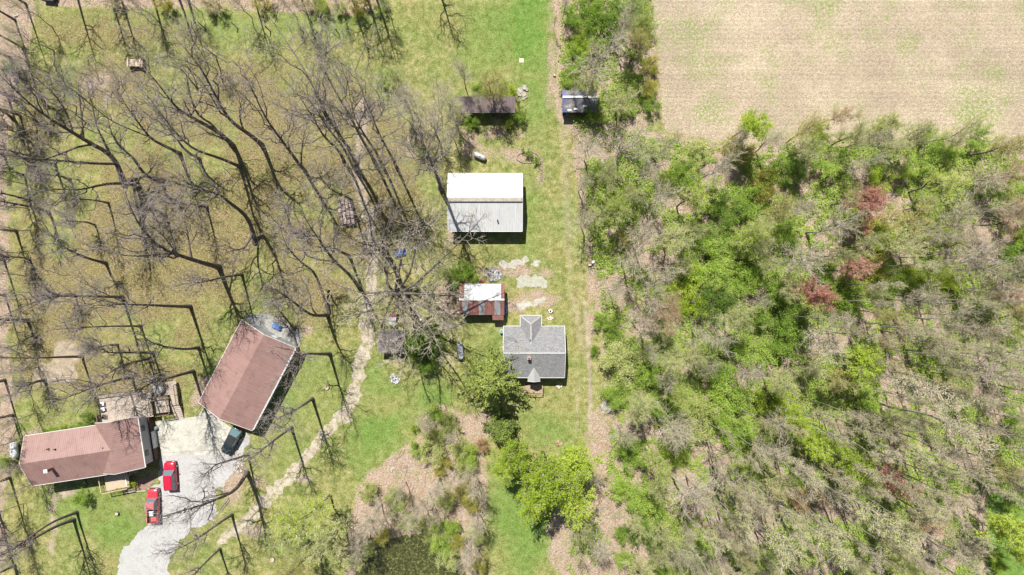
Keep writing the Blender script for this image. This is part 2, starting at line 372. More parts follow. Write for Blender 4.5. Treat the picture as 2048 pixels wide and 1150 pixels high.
PAD = [(311,843),(352,838),(396,832),(405,818),(425,828),(450,846),(478,866),(462,897),(440,912),(384,910),(326,912),(316,880)]
PATIO = [(486,634),(506,627),(535,627),(560,640),(598,660),(604,672),(598,694),(540,668)]
SLABS = [[(1000,527),(1015,522),(1040,515),(1054,517),(1050,524),(1030,533),(1008,541),(999,536)],[(1032,554),(1050,551),(1085,553),(1096,568),(1095,575),(1060,574),(1036,573),(1031,565)],[(1033,606),(1045,598),(1068,600),(1085,592),(1094,601),(1080,610),(1062,616),(1040,620),(1034,615)],[(1067,522),(1075,519),(1081,526),(1076,533),(1069,531)]]
FLATS = [PAD, DRIVE, PATIO]+SLABS+[list(zip([p[0]-w_ for p,w_ in zip(TRACK,TRACK_W)]+[p[0]+w_ for p,w_ in zip(TRACK,TRACK_W)][::-1],[p[1] for p in TRACK]+[p[1] for p in TRACK][::-1]))]
def strip(pts, ws):
    L = []; Rr = []
    for i, (x, y) in enumerate(pts):
        a = pts[max(0, i-1)]; b = pts[min(len(pts)-1, i+1)]; dx, dy = b[0]-a[0], b[1]-a[1]; l = math.hypot(dx, dy)
        L.append((x-dy/l*ws[i], y+dx/l*ws[i])); Rr.append((x+dy/l*ws[i], y-dx/l*ws[i]))
    return L+Rr[::-1]
build_ground()
DIRT = grainy('packed_dirt', [(.32,(.17,.13,.09)),(.42,(.30,.25,.185)),(.53,(.40,.35,.275)),(.68,(.52,.48,.40))], 5, .9, extra=(1.1,.5,.6,(.20,.19,.08,1)))
tag(sheet('dirt_track', strip(TRACK[3:], [w_*.72 for w_ in TRACK_W[3:]]), DIRT, .012, .5, 3), kind='structure')
GRAV = grainy('pale_gravel', [(.3,(.18,.175,.165)),(.47,(.34,.335,.32)),(.62,(.48,.47,.455))], 7, .35, extra=(.35,.52,.72,(.24,.225,.20,1)))
tag(sheet('gravel_driveway', DRIVE, GRAV, .018, .4, 5), kind='structure')
CONC = grainy('concrete', [(.3,(.28,.27,.225)),(.5,(.41,.395,.34)),(.68,(.49,.475,.415))], 3, .35, .85, .1, extra=(.5,.5,.75,(.24,.225,.18,1)))
tag(sheet('concrete_pad', PAD, CONC, .045, .02, 6, .05, .8), kind='structure')
j = MB(); a = wx(322,906); b_ = wx(446,899); j.bar((a[0],a[1],.047),(b_[0],b_[1],.047),.05,.006); tag(j.obj('pad_joint', plain('joint', (.2,.19,.17))), kind='structure')
tag(sheet('patio', PATIO, grainy('patio_stone', [(.3,(.16,.155,.14)),(.5,(.27,.265,.245)),(.68,(.38,.375,.35))], 5, 1.2), .05, .05, 8, .05), kind='structure')
GRAV2 = grainy('dusty_gravel', [(.3,(.18,.165,.13)),(.47,(.33,.31,.27)),(.62,(.46,.44,.40))], 7, .9, extra=(1.6,.52,.62,(.27,.25,.14,1)))
for k, s_ in enumerate(SLABS):
    tag(sheet('gravel_patch', s_, GRAV2 if k != 1 else grainy('thin_gravel', [(.3,(.19,.20,.13)),(.48,(.31,.305,.24)),(.64,(.43,.42,.37))], 7, 1.5), .014, .45, 20+k, step=.2), kind='structure')
# pond
m, nt_, b = new_mat('pond_water', .12, .5); c = coord(nt_)
f = noise(nt_, c, 2.6, 6, .85, .6); alg = ramp(nt_, f, [(.46, (.035,.038,.012)), (.54, (.06,.065,.018)), (.58, (.12,.12,.035)), (.66, (.25,.25,.075))])
nt_.links.new(alg, b.inputs['Base Color']); nt_.links.new(ramp(nt_, f, [(.5, (.1,.1,.1)), (.6, (.9,.9,.9))]), b.inputs['Roughness']); bump(nt_, b, f, .15, .02)
pw = sheet('pond_water', [(700,1330),(705,1160),(718,1132),(735,1104),(765,1084),(800,1070),(845,1066),(885,1076),(912,1096),(928,1120),(938,1150),(940,1330)], m, -.28, .7, 31, .02)
tag(pw, kind='structure')
# ------------------------------------------------------------------ buildings
WHITE = plain('white_trim', (.62,.61,.59), .5, .4, 0, .06)
def quadmesh(mb, a, b, c, d, th, mi=0):
    """roof slab through four corners a b c d (counter-clockwise from above)"""
    a, b, c, d = map(Vector, (a, b, c, d)); n = (b-a).cross(d-a).normalized()*th
    vs = [a-n, b-n, c-n, d-n, a, b, c, d]
    mb.add(vs, [(3,2,1,0),(4,5,6,7),(0,1,5,4),(1,2,6,5),(2,3,7,6),(3,0,4,7)], mi)
def gable(root, x0, x1, y0, y1, eave, ridge, wallmat, roofmat, inset=.35, fascia=WHITE, th=.10, yr=None, wall_t=.15, fasc=.18, open_sides=()):
    yr = (y0+y1)/2 if yr is None else yr
    r = MB(); quadmesh(r, (x0,y0,eave),(x1,y0,eave),(x1,yr,ridge),(x0,yr,ridge),th); quadmesh(r, (x0,yr,ridge),(x1,yr,ridge),(x1,y1,eave),(x0,y1,eave),th)
    roof = r.obj('roof', roofmat, root)
    wx0, wx1, wy0, wy1 = x0+inset, x1-inset, y0+inset, y1-inset; hs = eave+(ridge-eave)*inset/(yr-y0)-th-.03; hr = ridge-th-.03
    w = MB(); t = wall_t
    pent = lambda x: [(x,wy0,0),(x,wy1,0),(x,wy1,hs),(x,yr,hr),(x,wy0,hs)]
    for a, b in ((wx0, wx0+t), (wx1-t, wx1)):
        if ('W' if a == wx0 else 'E') in open_sides: continue
        w.prof([pent(a), pent(b)])
    if 'S' not in open_sides: w.box(wx0+t, wx1-t, wy0, wy0+t, 0, hs-.02)
    if 'N' not in open_sides: w.box(wx0+t, wx1-t, wy1-t, wy1, 0, hs-.02)
    w.obj('wall', wallmat, root)
    if fascia:
        f = MB(); e = .03
        for x in (x0-e, x1+e):
            f.bar((x,y0,eave-.06),(x,yr,ridge-.06),.06,fasc); f.bar((x,yr,ridge-.06),(x,y1,eave-.06),.06,fasc)
        f.box(x0,x1,y0-.07,y0-.004,eave-fasc,eave+.02); f.box(x0,x1,y1+.004,y1+.07,eave-fasc,eave+.02)
        f.obj('fascia', fascia, root)
    return roof
def opening(root, name, x0, x1, y0, y1, z0, z1, frame, pane, side):
    """window or door standing proud of a wall; side = outward direction"""
    m = MB(); f = .07
    if side in 'SN':
        s = -1 if side == 'S' else 1; ya, yb = (y0, y0+s*.06) if s > 0 else (y0-.06, y0)
        m.box(x0-f,x1+f,min(ya,yb),max(ya,yb),z1,z1+f); m.box(x0-f,x1+f,min(ya,yb),max(ya,yb),z0-f,z0); m.box(x0-f,x0,min(ya,yb),max(ya,yb),z0,z1); m.box(x1,x1+f,min(ya,yb),max(ya,yb),z0,z1)
        p = MB().box(x0,x1,min(ya,yb)+.01,max(ya,yb)-.01,z0,z1)
    else:
        s = -1 if side == 'W' else 1; xa, xb = (x0, x0+.06) if s > 0 else (x0-.06, x0)
        m.box(xa,xb,y0-f,y1+f,z1,z1+f); m.box(xa,xb,y0-f,y1+f,z0-f,z0); m.box(xa,xb,y0-f,y0,z0,z1); m.box(xa,xb,y1,y1+f,z0,z1)
        p = MB().box(xa+.01,xb-.01,y0,y1,z0,z1)
    o = m.obj(name, frame, root); p.obj('panel' if 'door' in name else 'pane', pane, o); return o
GLASS, nt_, b = new_mat('window_glass', .08, .6); b.inputs['Base Color'].default_value = (.03,.04,.05,1)
# -- white barn
def barn():
    z = 3.0; x0, y1 = wx(896.5,347,z); x1, y0 = wx(1044.6,462.5,z); cx_, cy_ = (x0+x1)/2, (y0+y1)/2; hx, hy = (x1-x0)/2, (y1-y0)/2
    root = empty('pole_barn', cx_, cy_, 0, 0)
    RM = ribbed('white_roof', (.36,.365,.36), (.52,.52,.50), .3, 'X', .7, 0, .75, (.40,.36,.31,1), .02)
    SH = ribbed('barn_siding', (.30,.31,.32), (.42,.43,.44), .3, 'X', .5)
    gable(root, -hx, hx, -hy, hy, z, 4.7, SH, RM, .25, WHITE, yr=.55)
    MB().box(-hx+.02,hx-.02,-.10,.42,4.74,4.78).obj('ridge_cap', plain('dull_ridge', (.28,.25,.20), .6, .3, 0, .3, 3), root)
    MB().cyl((2.0,-3.0,3.5),(2.0,-3.0,4.1),.12).obj('vent_pipe', plain('black_pipe', (.03,.03,.03)), root)
    m = MB(); m.box(-5.6,-2.0,-hy+.17,-hy+.22,0,2.5); m.box(-1.6,2.0,-hy+.17,-hy+.22,0,2.5); m.obj('sliding_door', plain('door_grey', (.2,.2,.2)), root)
    opening(root, 'side_door', hx-.25, 0, -1.0, -.1, .05, 2.05, WHITE, plain('door_white', (.6,.6,.58)), 'E')
    tag(root, 'white metal-roofed pole barn, the brightest roof, above the gravel patches', 'barn')
barn()
# -- brown-roofed garage
def frame_of(a, b, z):
    """origin at a, x axis towards b (photograph pixels of roof corners z metres up)"""
    A = Vector((*wx(*a, z), 0)); B = Vector((*wx(*b, z), 0)); d = B-A; return A, math.atan2(d.y, d.x), d.length
BROWN = ribbed('tan_metal_roof', (.205,.12,.102), (.29,.18,.158), .32, 'X', .5, 0, .55, (.13,.085,.07,1), .014)
BROWNY = ribbed('tan_metal_roof_turned', (.205,.12,.102), (.29,.18,.158), .32, 'Y', .5, 0, .55, (.13,.085,.07,1), .014)
def garage():
    z = 3.0; A, an, L = frame_of((397,804.8), (483.5,639.5), z); _, _, Wd = frame_of((397,804.8), (504,861.7), z)
    root = empty('garage', A.x, A.y, 0, an)
    SD = plain('grey_siding', (.30,.31,.31), .6, .3, 0, .1, 1.5)
    gable(root, 0, L, -Wd, 0, z, 4.85, SD, BROWN, .3, WHITE)
    for i, x in enumerate((3.5, 9.5)): opening(root, 'window', x, x+1.0, -Wd+.3, 0, 1.2, 2.1, WHITE, GLASS, 'S')
    for y in (-4.3, -8.2): opening(root, 'garage_door', .3, 0, y, y+3.0, .05, 2.4, WHITE, plain('door_white', (.6,.6,.58)), 'W')
    MB().bar((.2,-Wd-.12,z-.1),(L-.2,-Wd-.12,z-.1),.12,.1).obj('gutter', WHITE, root)
    m = MB(); m.box(L-.3,L-.24,-6,-5.1,.05,2.05); m.obj('side_door', plain('door_white', (.6,.6,.58)), root)
    tag(root, 'large tilted garage with a tan metal roof, blue tarp at its upper side', 'garage')
garage()
# -- long house
def house():
    z = 3.9; A, an, L = frame_of((65,971.7), (241,945.0), z); _, _, L2 = frame_of((65,971.7), (292,937.5), z)
    root = empty('long_house', A.x, A.y, 0, an); Wd = 8.0
    tx = plain('brown_skirt', (.09,.055,.045), .8); SD = plain('house_siding', (.36,.36,.37), .6, .3, 0, .06)
    gable(root, -.1, L+.5, 0, Wd, z, 5.6, SD, BROWN, .35, WHITE)
    # cross-gabled end bay: ridge across, its seams run the other way
    x0, x1, y0, y1 = L-2.8, L2-.1, .25, Wd+.35; xr = (x0+x1)/2-.25; r = MB(); zr = 5.72
    quadmesh(r, (x0,y1,z+.02),(x0,y0,z+.02),(xr,y0,zr),(xr,y1,zr),.1); quadmesh(r, (xr,y1,zr),(xr,y0,zr),(x1,y0,z),(x1,y1,z),.1); r.obj('bay_roof', BROWNY, root)
    f = MB(); f.box(x1+.004,x1+.12,y0,y1,z-.2,z+.02)
    for y in (y0-.03, y1+.03): f.bar((x0,y,z-.05),(xr,y,zr-.05),.06,.18); f.bar((xr,y,zr-.05),(x1,y,z-.05),.06,.18)
    f.obj('bay_fascia', WHITE, root)
    wx1 = x1-.1; w = MB(); g = lambda y: [(L+.4,y,1.42),(wx1,y,1.42),(wx1,y,z-.05),(xr,y,zr-.3),(L+.4,y,z+.2)]
    w.prof([g(y0+.3), g(y1-.3)]); w.obj('bay_wall', SD, root)
    s = MB(); s.box(L+.4,wx1+.25,y0+.4,y1-.4,0,1.4); s.obj('ground_floor_wall', tx, root)
    for y in (1.9, 5.9): opening(root, 'window', wx1, 0, y, y+.75, 2.45, 3.1, plain('dark_trim', (.08,.08,.09)), GLASS, 'E')
    opening(root, 'garage_door', wx1+.25, 0, 2.6, 5.2, .05, 1.32, WHITE, plain('door_white', (.6,.6,.58)), 'E')
    # chimney, pipes
    c = MB(); c.box(4.1,4.6,2.2,2.65,3.4,6.3); ch = c.obj('chimney', plain('chimney_brown', (.25,.15,.12)), root); MB().box(4.05,4.65,2.15,2.7,6.3,6.38).box(4.2,4.5,2.3,2.55,6.38,6.5,0).obj('chimney_cap', WHITE, ch)
    for x, y in ((4.3,5.6),(5.4,5.4),(13.0,4.5)):
        MB().cyl((x,y,4.3),(x,y,5.5),.09).obj('vent_pipe', plain('black_pipe', (.03,.03,.03)), root)
    for x in (2.5, 6, 9.5): opening(root, 'window', x, x+1.1, .35, 0, 1.3, 2.4, WHITE, GLASS, 'S')
    for x in (2, 5.5, 9): opening(root, 'window', x, x+1.1, Wd-.35, 0, 1.3, 2.4, WHITE, GLASS, 'N')
    tag(root, 'long low house with a tan metal roof and a cross-gabled right end', 'house')
    return root, an
house_root, HAN = house()
# -- grey shingled house
def grey_house():
    z = 3.0; x0, y1 = wx(1007,652.5,z); x1, y0 = wx(1129,755,z); cx_, cy_ = (x0+x1)/2, (y0+y1)/2; hx, hy = (x1-x0)/2, (y1-y0)/2
    root = empty('shingled_house', cx_, cy_, 0)
    m, nt, b = new_mat('grey_shingles', .85, .2); c = coord(nt)
    br = N(nt, 'ShaderNodeTexBrick'); br.inputs['Scale'].default_value = 3.0; br.inputs['Mortar Size'].default_value = .03; br.inputs['Color1'].default_value = (.13,.13,.135,1); br.inputs['Color2'].default_value = (.28,.28,.278,1); br.inputs['Mortar'].default_value = (.09,.09,.092,1); br.inputs['Bias'].default_value = -.1
    br.inputs['Brick Width'].default_value = .9; br.inputs['Row Height'].default_value = .45; nt.links.new(c, br.inputs['Vector'])
    f = noise(nt, c, 5, 4, .8); col = mix(nt, .5, br.outputs['Color'], ramp(nt, f, [(.35,(.12,.12,.124)),(.65,(.34,.34,.335))])); col = mix(nt, ramp(nt, noise(nt,c,.4,3), [(.45,(0,0,0)),(.7,(.3,.3,.3))]), col, (.24,.22,.2,1))
    nt.links.new(col, b.inputs['Base Color']); bump(nt, b, br.outputs['Fac'], .5, .02)
    PL = plain('cap_shingle', (.33,.33,.325), .8, .2, 0, .15, 6); WL = plain('white_siding', (.55,.55,.53), .6)
    gable(root, -hx, hx, -hy, hy, z, 4.75, WL, m, .35, WHITE, yr=0)
    MB().bar((-hx+.02,0,4.77),(hx-.02,0,4.77),.32,.03).obj('ridge_cap', PL, root)
    # rear bump-out with a hipped roof
    L_ = lambda px, py, zz: (wx(px,py,zz)[0]-cx_, wx(px,py,zz)[1]-cy_, zz)
    a = L_(1041.5,631.5,z); b2 = L_(1082.3,631.5,z); h = L_(1062,648,4.15); k = (h[0], .9+1.0, 4.15); yb = hy-1.2
    r = MB(); r.add([a,b2,h],[(0,2,1)] if False else [(1,0,2)]); r.add([a,(a[0],yb,z+.02),(h[0],1.15,4.15),h],[(0,1,2,3)]); r.add([b2,h,(h[0],1.15,4.15),(b2[0],yb,z+.02)],[(0,1,2,3)])
    rb = r.obj('bump_out_roof', m, root); so_ = rb.modifiers.new('s','SOLIDIFY'); so_.thickness = .08; so_.offset = 0
    c_ = MB(); c_.bar((a[0]+.1,a[1]-.1,z+.1),(h[0],h[1],4.22),.2,.03); c_.bar((b2[0]-.1,b2[1]-.1,z+.1),(h[0],h[1],4.22),.2,.03); c_.bar(h,(h[0],1.3,4.22),.2,.03); c_.obj('bump_out_cap', PL, root)
    MB().box(a[0]+.3,b2[0]-.3,hy-.4,a[1]-.3,0,z-.05).obj('bump_out_wall', WL, root)
    f_ = MB(); f_.box(a[0]-.06,b2[0]+.06,a[1]+.05,a[1]+.12,z-.15,z+.05); f_.box(a[0]-.12,a[0]-.05,hy+.08,a[1]+.12,z-.15,z+.05); f_.box(b2[0]+.05,b2[0]+.12,hy+.08,a[1]+.12,z-.15,z+.05); f_.obj('bump_out_fascia', WHITE, root)
    # front porch gable
    xa = L_(1055.4,758,z)[0]; xb = L_(1080.3,758,z)[0]; xm = (xa+xb)/2; yf = L_(1067,762,z)[1]; zr = 3.75; yv = -hy+2.2
    r = MB(); quadmesh(r, (xa,yv,z+.06),(xa,yf,z),(xm,yf,zr),(xm,yv,zr),.08); quadmesh(r, (xm,yv,zr),(xm,yf,zr),(xb,yf,z),(xb,yv,z+.06),.08); r.obj('porch_roof', PL, root)
    f_ = MB(); f_.bar((xa,yf-.04,z-.03),(xm,yf-.04,zr-.03),.06,.16); f_.bar((xm,yf-.04,zr-.03),(xb,yf-.04,z-.03),.06,.16); f_.obj('porch_fascia', WHITE, root)
    [MB().box(x-.06,x+.06,yf+.05,yf+.17,0,z-.1).obj('porch_post', WHITE, root) for x in (xa+.2, xb-.2)]
    x, y, _ = L_(1057.9,716,5.0); ch = MB().box(x-.24,x+.24,y-.24,y+.24,3.6,5.35).obj('chimney', plain('brick_tan', (.45,.33,.26), .9), root); MB().cyl((x,y,5.35),(x,y,5.55),.13).obj('flue', plain('black_pipe', (.03,.03,.03)), ch)
    x, y, _ = L_(1061,680.6,4.3); MB().cyl((x,y,3.8),(x,y,4.35),.1).obj('vent_pipe', plain('black_pipe', (.03,.03,.03)), root)
    x, y, _ = L_(1022,706,4.9); an_ = MB(); an_.cyl((x,y,4.2),(x,y,6.4),.04); an_.bar((x-.9,y-.3,6.2),(x+.9,y+.3,6.2),.05,.05); [an_.bar((x+t-.15,y+t*.33+.4,6.2),(x+t+.15,y+t*.33-.4,6.2),.04,.04) for t in (-.7,-.35,0,.35,.7)]; an_.obj('antenna', plain('aerial_grey', (.2,.2,.2)), root)
    opening(root, 'front_door', xm-.4, xm+.5, -hy+.35, 0, .1, 2.1, WHITE, plain('door_grey', (.2,.2,.2)), 'S')
    for xx in (-3.5, 2.8): opening(root, 'window', xx, xx+1, -hy+.35, 0, 1.1, 2.2, WHITE, GLASS, 'S')
    for yy in (-2, 1): opening(root, 'window', hx-.35, 0, yy, yy+1, 1.1, 2.2, WHITE, GLASS, 'E')
    tag(root, 'grey-shingled house with a hipped bump-out above and a small front gable', 'house')
    # porch deck below
    d = empty('porch_deck', *wx(1070,779,0), 0); WD = plain('weathered_deck', (.30,.22,.16), .85, .2, 0, .3, 3)
    MB().box(-1.2,1.2,-.6,.9,.25,.35).obj('platform', WD, d); q = MB(); [q.bar((x,-.6,.3),(x,-.6,1.2),.08,.08) for x in (-1.15,0,1.15)]; q.bar((-1.15,-.6,1.2),(1.15,-.6,1.2),.1,.06); q.bar((1.15,-.6,1.2),(1.15,.9,1.2),.1,.06); q.obj('railing', WD, d)
    [MB().box(-1.2-.3*(i+1),-1.2-.3*i-.01,-.4,.7,.0,.24-.08*i).obj('step', WD, d) for i in range(2)]
    tag(d, 'small wooden porch deck at the front gable of the grey-shingled house', 'deck')
grey_house()
# -- striped rusty shed
def rusty():
    z = 2.5; x0, y1 = wx(919.3,567.5,z); x1, y0 = wx(1008.8,629.7,z); cx_, cy_ = (x0+x1)/2, (y0+y1)/2; hx, hy = (x1-x0)/2, (y1-y0)/2; root = empty('rusty_shed', cx_, cy_, 0)
    RU = ribbed('rust_sheet', (.15,.058,.045), (.27,.125,.105), .2, 'X', .8, 0, .5, (.13,.06,.05,1)); GA = ribbed('galvanised_sheet', (.34,.345,.345), (.50,.505,.50), .2, 'X', .45, 0, .6); GB = ribbed('dull_sheet', (.19,.20,.20), (.30,.31,.31), .2, 'X', .5, 0, .6, (.33,.2,.16,1))
    DW = plain('old_boards', (.13,.075,.055), .9); rz = 3.5; yr = .0
    w = MB(); i_ = .25; hs = z+(rz-z)*i_/hy-.12
    pent = lambda x: [(x,-hy+i_,0),(x,hy-i_,0),(x,hy-i_,hs),(x,0,rz-.12),(x,-hy+i_,hs)]
    w.prof([pent(-hx+i_),pent(-hx+i_+.1)]); w.prof([pent(hx-i_-.1),pent(hx-i_)]); w.box(-hx+i_+.1,hx-i_-.1,hy-i_-.1,hy-i_,0,hs-.02); w.box(-hx+i_+.1,.6,-hy+i_,-hy+i_+.1,0,hs-.02); w.obj('wall', DW, root)
    # sheets: upper slope then lower slope, left to right
    def sheets(edges, mats, north):
        for k, (a, b) in enumerate(zip(edges[:-1], edges[1:])):
            r = MB(); e = .004*(k % 2); s = (rz-z)/hy
            if north: quadmesh(r, (a,0,rz+e),(b,0,rz+e),(b,hy,z+e),(a,hy,z+e),.05)
            else: quadmesh(r, (a,-hy,z+e),(b,-hy,z+e),(b,0,rz+e),(a,0,rz+e),.05)
            r.obj('roof_sheet', mats[k], root)
    X = lambda px: wx(px, 600, 3.0)[0]-cx_
    sheets([-hx, X(928.5), X(1002), hx], [RU, GA, RU], True)
    sheets([-hx, X(925), X(937), X(957.5), X(969), X(979), X(989), X(1000.5), hx], [RU, GB, RU, GB, RU, RU, GB, RU], False)
    r = MB(); r.box(-hx,hx,-.16,.16,rz+.02,rz+.06); r.obj('ridge_cap', plain('pale_cap', (.62,.60,.57), .5), root)
    r = MB(); quadmesh(r, (X(984.5),-hy-.85,z-.30),(X(1007),-hy-.85,z-.30),(X(1007),-hy+.05,z-.06),(X(984.5),-hy+.05,z-.06),.05); r.obj('lean_to_roof', RU, root)
    [MB().box(x-.05,x+.05,-hy-.75,-hy-.65,0,z-.36).obj('post', DW, root) for x in (X(985.5), X(1006))]
    tag(root, 'old shed roofed in rust-red and grey metal stripes beside the grey-shingled house', 'shed')
rusty()
def blue_shed():
    z = 2.3; x0, y1 = wx(1124.4,180.6,z); x1, y0 = wx(1193,224.6,z); cx_, cy_ = (x0+x1)/2, (y0+y1)/2; hx, hy = (x1-x0)/2, (y1-y0)/2; root = empty('tarp_shed', cx_, cy_, 0)
    m, nt, b = new_mat('patched_tarp', .6, .3); c = coord(nt); f = noise(nt, c, 1.0, 5, .75, .6)
    col = ramp(nt, f, [(.38,(.07,.075,.14)),(.45,(.10,.10,.13)),(.48,(.12,.115,.11)),(.58,(.18,.165,.155)),(.68,(.36,.35,.34))])
    sx = N(nt,'ShaderNodeSeparateXYZ'); nt.links.new(c, sx.inputs[0]); g = mathn(nt,'ADD', mathn(nt,'MULTIPLY', sx.outputs[0], .16), f)
    col = mix(nt, ramp(nt, g, [(.08,(.8,.8,.8)),(.2,(0,0,0))]), col, (.10,.12,.30,1)); nt.links.new(col, b.inputs['Base Color']); bump(nt,b,f,.6,.08)
    gable(root, -hx, hx, -hy, hy, z, 3.1, plain('shed_boards', (.12,.10,.09), .9), m, .2, None, .05, yr=.45, open_sides=('S',))
    MB().box(-hx,hx,.32,.62,3.12,3.16).obj('ridge_cover', plain('whitish_plastic', (.62,.60,.60), .5, .3, 0, .25, 4), root)
    [MB().box(x-.05,x+.05,-hy+.2,-hy+.3,0,z-.1).obj('post', plain('shed_boards', (.12,.10,.09), .9), root) for x in (-hx+.3,-.6,1.4,hx-.3)]
    for x, y in ((-1.9,-1.5),(-.9,-.1-1.2),(.6,-.9)): MB().bar((x,y,z+.62*(y+hy)/(.45+hy)*1.3+.04),(x+.6,y+.05,z+.62*(y+hy)/(.45+hy)*1.3+.05),.3,.03).obj('roof_patch', WHITE, root)
    tag(root, 'small tumbledown shed with blue tarp and grey patches at the hedgerow', 'shed')
blue_shed()
def long_shed():
    z = 2.6; x0, y1 = wx(905,194,z); x1, y0 = wx(1031,224,z); cx_, cy_ = (x0+x1)/2, (y0+y1)/2; hx, hy = (x1-x0)/2, (y1-y0)/2; root = empty('long_rusted_shed', cx_, cy_, 0)
    m = ribbed('mauve_rust_roof', (.09,.066,.066), (.20,.155,.15), .22, 'X', .75, 0, .5, (.09,.065,.055,1)); r = MB(); quadmesh(r, (-hx,-hy,2.45),(hx,-hy,2.45),(hx,hy,2.9),(-hx,hy,2.9),.07); r.obj('roof', m, root)
    DB = plain('shed_boards', (.12,.10,.09), .9); w = MB(); w.box(-hx+.2,hx-.2,hy-.3,hy-.2,0,2.7); w.box(-hx+.2,-hx+.3,-hy+.2,hy-.3,0,2.35); w.box(hx-.3,hx-.2,-hy+.2,hy-.3,0,2.35); w.obj('wall', DB, root)
    [MB().box(x-.06,x+.06,-hy+.15,-hy+.27,0,2.35).obj('post', DB, root) for x in np.linspace(-hx+.4,hx-.4,6)]
    MB().box(-hx,hx,-hy-.05,-hy-.005,2.3,2.42).obj('fascia', plain('grey_board', (.3,.28,.26), .8), root)
    tag(root, 'long narrow open shed with a mauve rusted roof half hidden in bushes', 'shed')
long_shed()
def dark_shed():
    z = 2.1; x0, y1 = wx(757,660,z); x1, y0 = wx(807,705,z); cx_, cy_ = (x0+x1)/2, (y0+y1)/2; hx, hy = (x1-x0)/2, (y1-y0)/2; root = empty('dark_shed', cx_, cy_, 0)
    m = ribbed('dark_roof', (.10,.085,.08), (.21,.185,.175), .25, 'X', .8, 0, .5, (.30,.27,.24,1))
    r = MB(); ch = .55; pts = [(-hx,-hy,z),(hx,-hy,z),(hx,hy-ch*.5,z),(hx-.3,hy,z),(-hx+ch,hy,z),(-hx,hy-ch,z)]; 
    top = [(x,y,z+.35+.12*(y/hy)) for x,y,_ in pts]; lo = [(x,y,t[2]-.08) for (x,y,_),t in zip(pts,top)]; r.prof([lo, top]); r.obj('roof', m, root)
    w = MB(); w.box(-hx+.2,hx-.2,hy-.5,hy-.4,0,z+.15); w.box(-hx+.2,-hx+.3,-hy+.2,hy-.5,0,z+.1); w.box(hx-.3,hx-.2,-hy+.2,hy-.5,0,z+.1); w.box(-hx+.3,hx-.3,-hy+.2,-hy+.3,0,z+.05); w.obj('wall', plain('shed_boards', (.12,.10,.09), .9), root)
    tag(root, 'small dark-roofed shed under the great spreading tree', 'shed')
dark_shed()
# ------------------------------------------------------------------ decks of the long house
WD = plain('deck_boards', (.38,.32,.26), .85, .2, 0, .22, 4); WR = plain('deck_rail', (.16,.11,.08), .85)
def planks(name, x0, x1, y0, y1, z, parent, mt, step=.14, along='X'):
    m = MB(); 
    if along == 'X':
        y = y0
        while y < y1-.02: m.box(x0,x1,y,min(y+step-.012,y1),z-.04,z); y += step
    else:
        x = x0
        while x < x1-.02: m.box(x,min(x+step-.012,x1),y0,y1,z-.04,z); x += step
    return m.obj(name, mt, parent)
def rail(root, pts, z, h=.95, name='railing', mt=None, pick=.16):
    m = MB()
    for (ax,ay),(bx,by) in zip(pts[:-1], pts[1:]):
        L = math.hypot(bx-ax,by-ay); m.bar((ax,ay,z+h),(bx,by,z+h),.13,.04); m.bar((ax,ay,z+.12),(bx,by,z+.12),.05,.05)
        for t in np.linspace(0,1,max(2,int(L/1.5)+1)): m.box(ax+(bx-ax)*t-.05,ax+(bx-ax)*t+.05,ay+(by-ay)*t-.05,ay+(by-ay)*t+.05,z-.6,z+h+.03)
        for t in np.linspace(0,1,max(2,int(L/pick))): m.bar((ax+(bx-ax)*t,ay+(by-ay)*t,z+.1),(ax+(bx-ax)*t,ay+(by-ay)*t,z+h),.035,.035)
    return m.obj(name, mt or WR, root)
